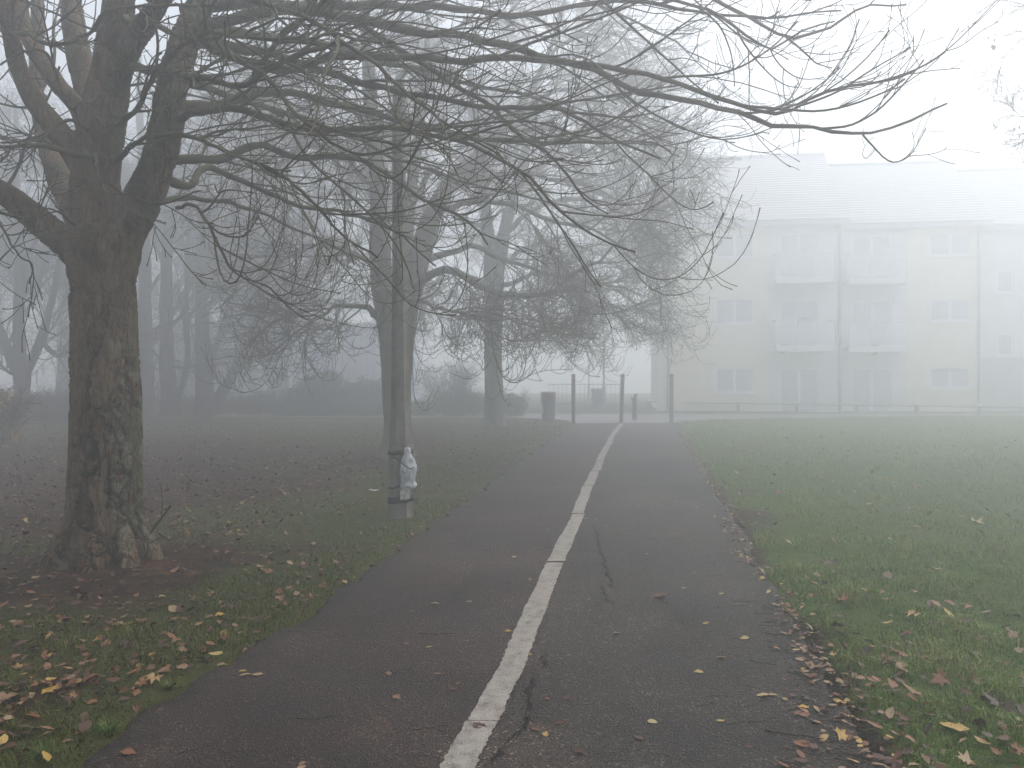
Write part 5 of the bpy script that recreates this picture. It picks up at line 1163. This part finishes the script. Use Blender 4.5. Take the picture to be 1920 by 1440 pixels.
# ================================================================== FALLEN LEAVES AND TWIGS
def leaf_shape(kind, g):
    """one unit long leaf lying in x,y with curl; returns V, quads"""
    if kind < 6:                       # oval leaf
        n = 7; u = np.linspace(0, 1, n); w_ = g.uniform(.24, .34) * np.sin(np.pi * u ** g.uniform(.75, 1.0)) ** .85 + .006
        curl = g.uniform(.05, .30); fold = g.uniform(-.25, .5); tw = g.uniform(-.5, .5)
        z = curl * ((u - .5) ** 2 - .1) * g.choice([1, 1, -1]); bend = g.uniform(-.12, .12) * np.sin(np.pi * u)
        rows = []
        for s_ in (-1, -.5, 0, .5, 1): rows.append(np.stack([u - .5, bend + w_ * s_, z + fold * w_ * abs(s_) + tw * w_ * s_ * u * .5 + .02 * g.normal(size=n) * abs(s_)], -1))
        V = np.concatenate(rows); ii = (np.arange(4)[:, None] * n + np.arange(n - 1)[None]).ravel()
        return V, np.stack([ii, ii + 1, ii + 1 + n, ii + n], -1)
    lob = [(0, .58), (28, .30), (48, .52), (75, .24), (98, .44), (130, .20), (158, .26)]      # lobed leaf
    an = np.radians([-a for a, _ in lob[::-1]][:-1] + [a for a, _ in lob]); rr_ = np.array([r for _, r in lob[::-1]][:-1] + [r for _, r in lob])
    rr_ = rr_ * g.uniform(.85, 1.15, len(rr_)); V = [(-.12, 0, .02)]
    for f_ in (.5, 1.0):
        for a, r in zip(an, rr_): V.append((-.12 + f_ * r * math.cos(a), f_ * r * math.sin(a) * .95, f_ * f_ * g.uniform(-.02, .16) + .02 * g.normal()))
    V = np.array(V); k = len(an); i = np.arange(k - 1)
    q = np.stack([1 + i, 1 + k + i, 2 + k + i, 2 + i], -1); q = np.concatenate([q, np.stack([0 * i, 1 + i, 2 + i, 0 * i], -1)[:, [0, 1, 2, 2]]])
    return V, q
SH = [leaf_shape(k, np.random.default_rng(500 + k)) for k in range(10)]
def leaf_mat(name, fac_fn):
    m, t, b = mat(name, .55, spec=.35); f = fac_fn(t)
    c = ramp(t, f, [(0.0, (.030, .014, .009)), (.20, (.065, .026, .015)), (.38, (.125, .045, .018)), (.52, (.200, .080, .030)), (.66, (.210, .120, .075)), (.80, (.290, .200, .105)), (.90, (.370, .220, .035)), (1.0, (.400, .310, .150))])
    v = coords(t); c = mix(t, ramp(t, noise(t, v, 60, 4), [(.52, (0, 0, 0)), (.7, (.7, .7, .7))]), c, (.07, .035, .02))
    t.links.new(c, b.inputs['Base Color']); bump(t, b, noise(t, v, 90, 3), .4, .003); return m
M_leafs = leaf_mat('dead_leaf_mass', lambda t: attr(t, 'tone'))
def leaf_mass(x, y, size, tone, lift, tilt, name, label):
    n = len(x); g = rng; sh = np.where(g.uniform(0, 1, n) < .86, g.integers(0, 6, n), g.integers(6, 10, n))
    Vs, Fs, Ts, k = [], [], [], 0
    z = ground_z(x, y) + lift
    inp = (x > xl(y)) & (x < xr(y)) & (y < Y_END); z = np.where(inp, path_z(x, y) + .006 + lift * .25, z)
    for s_ in range(10):
        id_ = np.where(sh == s_)[0]
        if not len(id_): continue
        v, q = SH[s_]; m_ = len(id_); a = g.uniform(0, 2 * np.pi, m_); tx = g.normal(0, 1, m_) * tilt[id_]; ty = g.normal(0, 1, m_) * tilt[id_]
        S_ = size[id_][:, None, None] * (1.6 if s_ >= 6 else 1); v = v[None] * S_
        X_, Y_, Z_ = v[..., 0], v[..., 1], v[..., 2]
        Z2 = Z_ + X_ * tx[:, None] + Y_ * ty[:, None]
        X2 = X_ * np.cos(a)[:, None] - Y_ * np.sin(a)[:, None]; Y2 = X_ * np.sin(a)[:, None] + Y_ * np.cos(a)[:, None]
        V = np.stack([X2 + x[id_][:, None], Y2 + y[id_][:, None], Z2 + z[id_][:, None]], -1)
        nv = v.shape[1]; Fs.append((q[None] + (np.arange(m_) * nv)[:, None, None] + k).reshape(-1, 4)); Vs.append(V.reshape(-1, 3)); Ts.append(np.repeat(tone[id_], nv)); k += m_ * nv
    Fs = np.concatenate(Fs); tri_ = Fs[:, 2] == Fs[:, 3]
    me = mesh(name, np.concatenate(Vs), [Fs[~tri_], Fs[tri_][:, :3]], M_leafs, True); fattr(me, 'tone', np.concatenate(Ts))
    tag(obj(name, me), label, 'leaves', kind='stuff')
g = rng
# left litter
x, y = scatter(75000, 2.6, 26, 1.1); dl = xl(y) - x
keep = (dl > .05) & (g.uniform(0, 1, len(x)) < np.clip(.28 + .6 * sstep(1.0, 3.5, dl) * sstep(6, 9, y) + .45 * sstep(5, 3.2, y) * sstep(.1, .7, dl) + .30 * fbm(np.stack([x * .8, y * .8, x * 0], -1), 160), .03, 1) * .55)
keep &= ~((np.abs(x + 3.28) < .36) & (np.abs(y - 6.5) < .36)); x, y = x[keep], y[keep]
tone = np.clip(g.beta(1.3, 1.6, len(x)) * .95 + .06 * (y < 5), 0, 1); tone = np.where((g.uniform(0, 1, len(x)) < .5) & (y > 7), tone * .55, tone)
tone = tone ** 1.25; leaf_mass(x, y, g.uniform(.028, .072, len(x)), tone, g.uniform(.004, .028, len(x)), np.full(len(x), .30), 'leaf_litter', 'brown and yellow fallen leaves scattered over the left lawn')
# right lawn
x, y = scatter(17000, 2.6, 25, 1.25); dr = x - xr(y)
keep = (dr > .12) & (g.uniform(0, 1, len(x)) < np.clip(.11 + .95 * sstep(6.2, 3.4, y) + .35 * np.exp(-dr / .35) + .25 * fbm(np.stack([x, y, x * 0], -1), 170), .03, 1) * .42); x, y = x[keep], y[keep]
tone = np.clip(g.beta(1.3, 1.8, len(x)), 0, 1)
leaf_mass(x, y, g.uniform(.03, .085, len(x)), tone ** 1.2, g.uniform(.018, .050, len(x)), np.full(len(x), .40), 'leaf_litter', 'fallen leaves sunk in the grass of the right lawn')
# drift along the right edge of the path
n = 1250; y = 2.7 + 19 * g.uniform(0, 1, n) ** 1.35; x = xr(y) + g.normal(.02, 1, n) * (.065 + .12 * sstep(5, 3, y)) + .06 * vnoise(np.stack([y * 1.7, y * 0, y * 0], -1), 177)
tone = np.clip(g.beta(1.3, 1.3, n), 0, 1)
leaf_mass(x, y, g.uniform(.022, .052, n) * (1 + .2 * sstep(5, 3, y)), tone, g.uniform(.004, .025, n), np.full(n, .22), 'leaf_litter', 'drift of pale and brown leaves along the right path edge')
# single leaves on the path and the largest ones near the camera
def leaf_single_mesh(k):
    v, q = SH[k]; tr_ = q[:, 2] == q[:, 3]; me = mesh('fallen_leaf', v, [q[~tr_], q[tr_][:, :3]], None, True); return me
cols = {'pale': .80, 'yellow': .92, 'orange': .50, 'brown': .22, 'pinkish': .66, 'cream': 1.0}
Mc = {}
for nm, f0 in cols.items():
    def ff(t, f0=f0):
        oi = N(t, 'ObjectInfo'); return math_(t, 'ADD', math_(t, 'MULTIPLY', oi.outputs['Random'], .10), f0 - .05)
    Mc[nm] = leaf_mat('leaf_' + nm, ff)
LM = {}
def single(x, y, size, kind, col, label, group=None, rz=None, lift=.004, tilt=.10, zs=1.0):
    key = (kind, col)
    if key not in LM: LM[key] = leaf_single_mesh(kind); LM[key].materials.append(Mc[col])
    inp = xl(y) < x < xr(y) and y < Y_END
    z = float(path_z(np.array(x), np.array(y))) + .005 + lift if inp else float(ground_z(x, y)) + .02 + lift
    o = obj('fallen_leaf', LM[key], None, (x, y, z), (rng.normal(0, tilt), rng.normal(0, tilt), rng.uniform(0, 6.28) if rz is None else rz)); o.scale = (size, size, size * zs)
    return tag(o, label, 'leaf', group)
special = [
 (1530, 1255, .15, 7, 'pinkish', 'large pinkish brown curled leaf jutting onto the path from the right edge'),
 (1535, 1217, .14, 8, 'brown', 'dark reddish brown leaf against the right path edge, above the pinkish one'),
 (1525, 1189, .10, 2, 'yellow', 'upright oval yellow leaf at the right edge of the path'),
 (1429, 1307, .065, 1, 'cream', 'pale leaf on the path, left one of a close pair near the bottom right'),
 (1449, 1306, .050, 0, 'pale', 'pale leaf on the path, right one of a close pair near the bottom right'),
 (1504, 1402, .075, 4, 'orange', 'orange oval leaf on the path near the bottom right'),
 (1352, 1238, .070, 6, 'pale', 'crumpled pale leaf in the middle of the right lane'),
 (1310, 1265, .055, 3, 'cream', 'small cream leaf standing on edge in the right lane'),
 (1396, 1200, .060, 5, 'yellow', 'small curled yellow leaf near the leaf drift'),
 (1235, 1122, .14, 6, 'brown', 'large flat dark wet leaf in the middle of the right lane'),
 (1223, 1359, .050, 0, 'cream', 'pale leaf right of the big crack'),
 (900, 1368, .075, 1, 'brown', 'long reddish brown leaf lying on the white line'),
 (822, 1269, .060, 2, 'orange', 'tan leaf across a twig, left of the white line'),
 (848, 1299, .055, 3, 'brown', 'dull red brown leaf left of the white line'),
 (805, 1219, .045, 4, 'cream', 'small pale leaf in the left lane'),
 (952, 1190, .050, 5, 'yellow', 'yellowish leaf touching the left side of the white line'),
 (773, 1149, .050, 1, 'brown', 'tan brown leaf in the upper left lane'),
 (880, 1134, .050, 3, 'pale', 'faint tan leaf left of the white line near the joint'),
 (1155, 1193, .060, 6, 'pinkish', 'crumpled pink grey leaf just right of the white line'),
 (1048, 1363, .060, 3, 'brown', 'brown leaf beside the lower end of the big crack'),
 (1088, 1418, .070, 7, 'brown', 'reddish brown leaf at the bottom of the picture right of the crack'),
 (1100, 976, .080, 2, 'pinkish', 'pinkish leaf across the right side of the line at its second joint'),
 (240, 1415, .065, 5, 'orange', 'tan folded leaf on the path in the bottom left'),
 (455, 1262, .055, 4, 'yellow', 'pale yellow leaf near the left path edge, left one of three'),
 (460, 1268, .060, 0, 'cream', 'pale leaf near the left path edge, middle one of three'),
 (483, 1268, .060, 1, 'pale', 'pale leaf near the left path edge, right one of three'),
 (85, 1300, .15, 9, 'orange', 'large orange brown lobed leaf on the left grass'),
 (95, 1308, .12, 8, 'yellow', 'yellow green lobed leaf beside the large orange brown one'),
 (395, 1221, .08, 2, 'orange', 'orange oval leaf in the grass near the left path edge'),
 (1790, 1378, .12, 1, 'yellow', 'big yellow oval leaf with dark spots on the right grass'),
 (1665, 1182, .085, 2, 'yellow', 'pale yellow oval leaf standing up in the right grass'),
 (1760, 1250, .09, 4, 'orange', 'orange oval leaf leaning in the right grass'),
 (1718, 918, .17, 9, 'orange', 'orange leaf on the far right lawn, right one of two bright ones'),
 (1540, 900, .20, 8, 'orange', 'biggest orange leaf on the far right lawn, left one of two bright ones'),
 (1835, 988, .22, 7, 'pale', 'large pale withered leaf on the right lawn'),
 (1745, 1075, .17, 6, 'pale', 'pale withered leaf on the right lawn, lower than the largest'),
 (1884, 845, .22, 9, 'orange', 'orange leaf far out on the right lawn near the picture edge'),
 (1550, 1062, .15, 8, 'brown', 'dark red brown leaf on the right grass near the drift'),
]
for px, py, s_, k_, c_, lab in special:
    p = G(px, py); single(p[0], p[1], s_ * 1.0, k_, c_, lab, tilt=.12, rz=rng.uniform(-.6, .6), lift=.008 if py < 1100 or px > 1550 or px < 440 and py < 1400 and px != 240 else .002)
shl = {'pale': 'pale tan', 'yellow': 'yellow', 'orange': 'orange brown', 'brown': 'dark brown', 'pinkish': 'pinkish grey', 'cream': 'cream'}
nl = 0
while nl < 110:                        # small leaves on the path
    y = 2.7 + 14 * rng.uniform() ** 1.6; f_ = rng.uniform() if rng.uniform() < .4 else 1 - rng.uniform() ** 2.2 * .8
    x = xl(y) + (xr(y) - xl(y)) * f_; c_ = rng.choice(['pale', 'yellow', 'orange', 'brown', 'pinkish', 'cream'], p=[.26, .12, .10, .22, .18, .12])
    single(x, y, rng.uniform(.030, .060), int(rng.integers(0, 7)), c_, 'small %s fallen leaf lying flat on the tarmac path' % shl[c_], 'small %s leaves on the path' % shl[c_], tilt=.06, zs=.6, lift=.001); nl += 1
nl = 0
while nl < 130:                        # larger leaves near the camera on both lawns
    y = 2.8 + 3.0 * rng.uniform() ** 1.3; lf = rng.uniform() < .5
    x = xl(y) - rng.uniform(.08, 1.9) if lf else xr(y) + rng.uniform(-.02, 1.5)
    if abs(x) > .66 * y + .1: continue
    c_ = rng.choice(['pale', 'yellow', 'orange', 'brown', 'pinkish', 'cream'], p=[.07, .08, .28, .46, .09, .02])
    single(x, y, rng.uniform(.038, .085), int(rng.integers(0, 10)), c_, '%s fallen leaf in the near grass on the %s side of the path' % (shl[c_], 'left' if lf else 'right'), '%s leaves in the near %s grass' % (shl[c_], 'left' if lf else 'right'), tilt=.25, lift=.012); nl += 1
# twigs on the path
M_tw = simple('fallen_twig', (.018, .013, .010), (.045, .032, .022), 20, .7)
TM = []
for k in range(8):
    gg = np.random.default_rng(800 + k); u = np.linspace(-.5, .5, 9); p = np.stack([u, .03 * np.cumsum(gg.normal(size=9)) * .8, np.full(9, .012) + .01 * np.abs(gg.normal(size=9))], -1)
    tb = MB().tube(p, np.linspace(.014, .008, 9), 5)
    if k % 3 == 0: tb.tube([p[5], p[5] + [.12, .10, .01], p[5] + [.22, .14, .01]], [.009, .008, .006], 4)
    Fs = [np.concatenate(v_) for v_ in tb.F.values()]; TM.append(mesh('twig', np.concatenate(tb.V), Fs, M_tw))
def twig(x, y, L_, rz, label, group='twigs on the path'):
    o = obj('twig', TM[int(rng.integers(0, 8))], None, (x, y, float(path_z(np.array(x), np.array(y))) + .001), (0, 0, rz)); o.scale = (L_, L_, L_ * .8); return tag(o, label, 'twig', group)
for px, py, L_, rz, lab in [(820, 1192, .22, .02, 'long dark straight twig across the middle of the left lane'), (766, 1364, .17, .75, 'dark twig slanting near the white line, upper of two'), (808, 1372, .16, .22, 'dark twig slanting near the white line, lower of two'), (557, 1185, .13, 0, 'dark twig near the left path edge, left one of two in line'), (600, 1182, .13, 0, 'dark twig near the left path edge, right one of two in line'), (375, 1405, .18, .7, 'forked reddish twig at the bottom left of the path'), (592, 1378, .0, 0, ''), (595, 1350, .19, .15, 'long thin dark twig in the lower left lane'), (1430, 1352, .16, .4, 'dark twig in the right lane near the leaf pair'), (1500, 1380, .30, -.25, 'long dark twig near the drift at the bottom right'), (1350, 1309, .13, .0, 'short straight twig left of the pair of pale leaves')]:
    if L_: p = G(px, py); twig(p[0], p[1], L_, rz, lab)
for k in range(190):
    y = 2.7 + 9 * rng.uniform() ** 1.8
    if k < 105: f_ = rng.uniform(.02, .98); lab = 'short dark twig lying on the tarmac path'
    else: y = 2.7 + 3 * rng.uniform() ** 1.4; f_ = 1 - abs(rng.normal(0, .07)); lab = 'dark twig in the tangle beside the leaf drift at the right path edge'
    twig(xl(y) + (xr(y) - xl(y)) * f_, y, rng.uniform(.04, .12) if k < 105 else rng.uniform(.06, .20), rng.normal(0, .6), lab, 'short twigs on the path' if k < 105 else 'twigs beside the leaf drift')

# ================================================================== HAZE
hm = bpy.data.materials.new('haze'); hm.use_nodes = True; t = hm.node_tree; t.nodes.clear()
pv = t.nodes.new('ShaderNodeVolumePrincipled'); mo = t.nodes.new('ShaderNodeOutputMaterial')
pv.inputs['Color'].default_value = (0.965, 0.982, 1.0, 1); pv.inputs['Density'].default_value = FOG_DENSITY; pv.inputs['Anisotropy'].default_value = 0.70
t.links.new(pv.outputs[0], mo.inputs['Volume'])
hz = MB().box(-48, 46, -16, 70, -1.1, 19.0).build('haze', hm); tag(hz, 'pale fog filling the whole park', 'haze', kind='stuff')
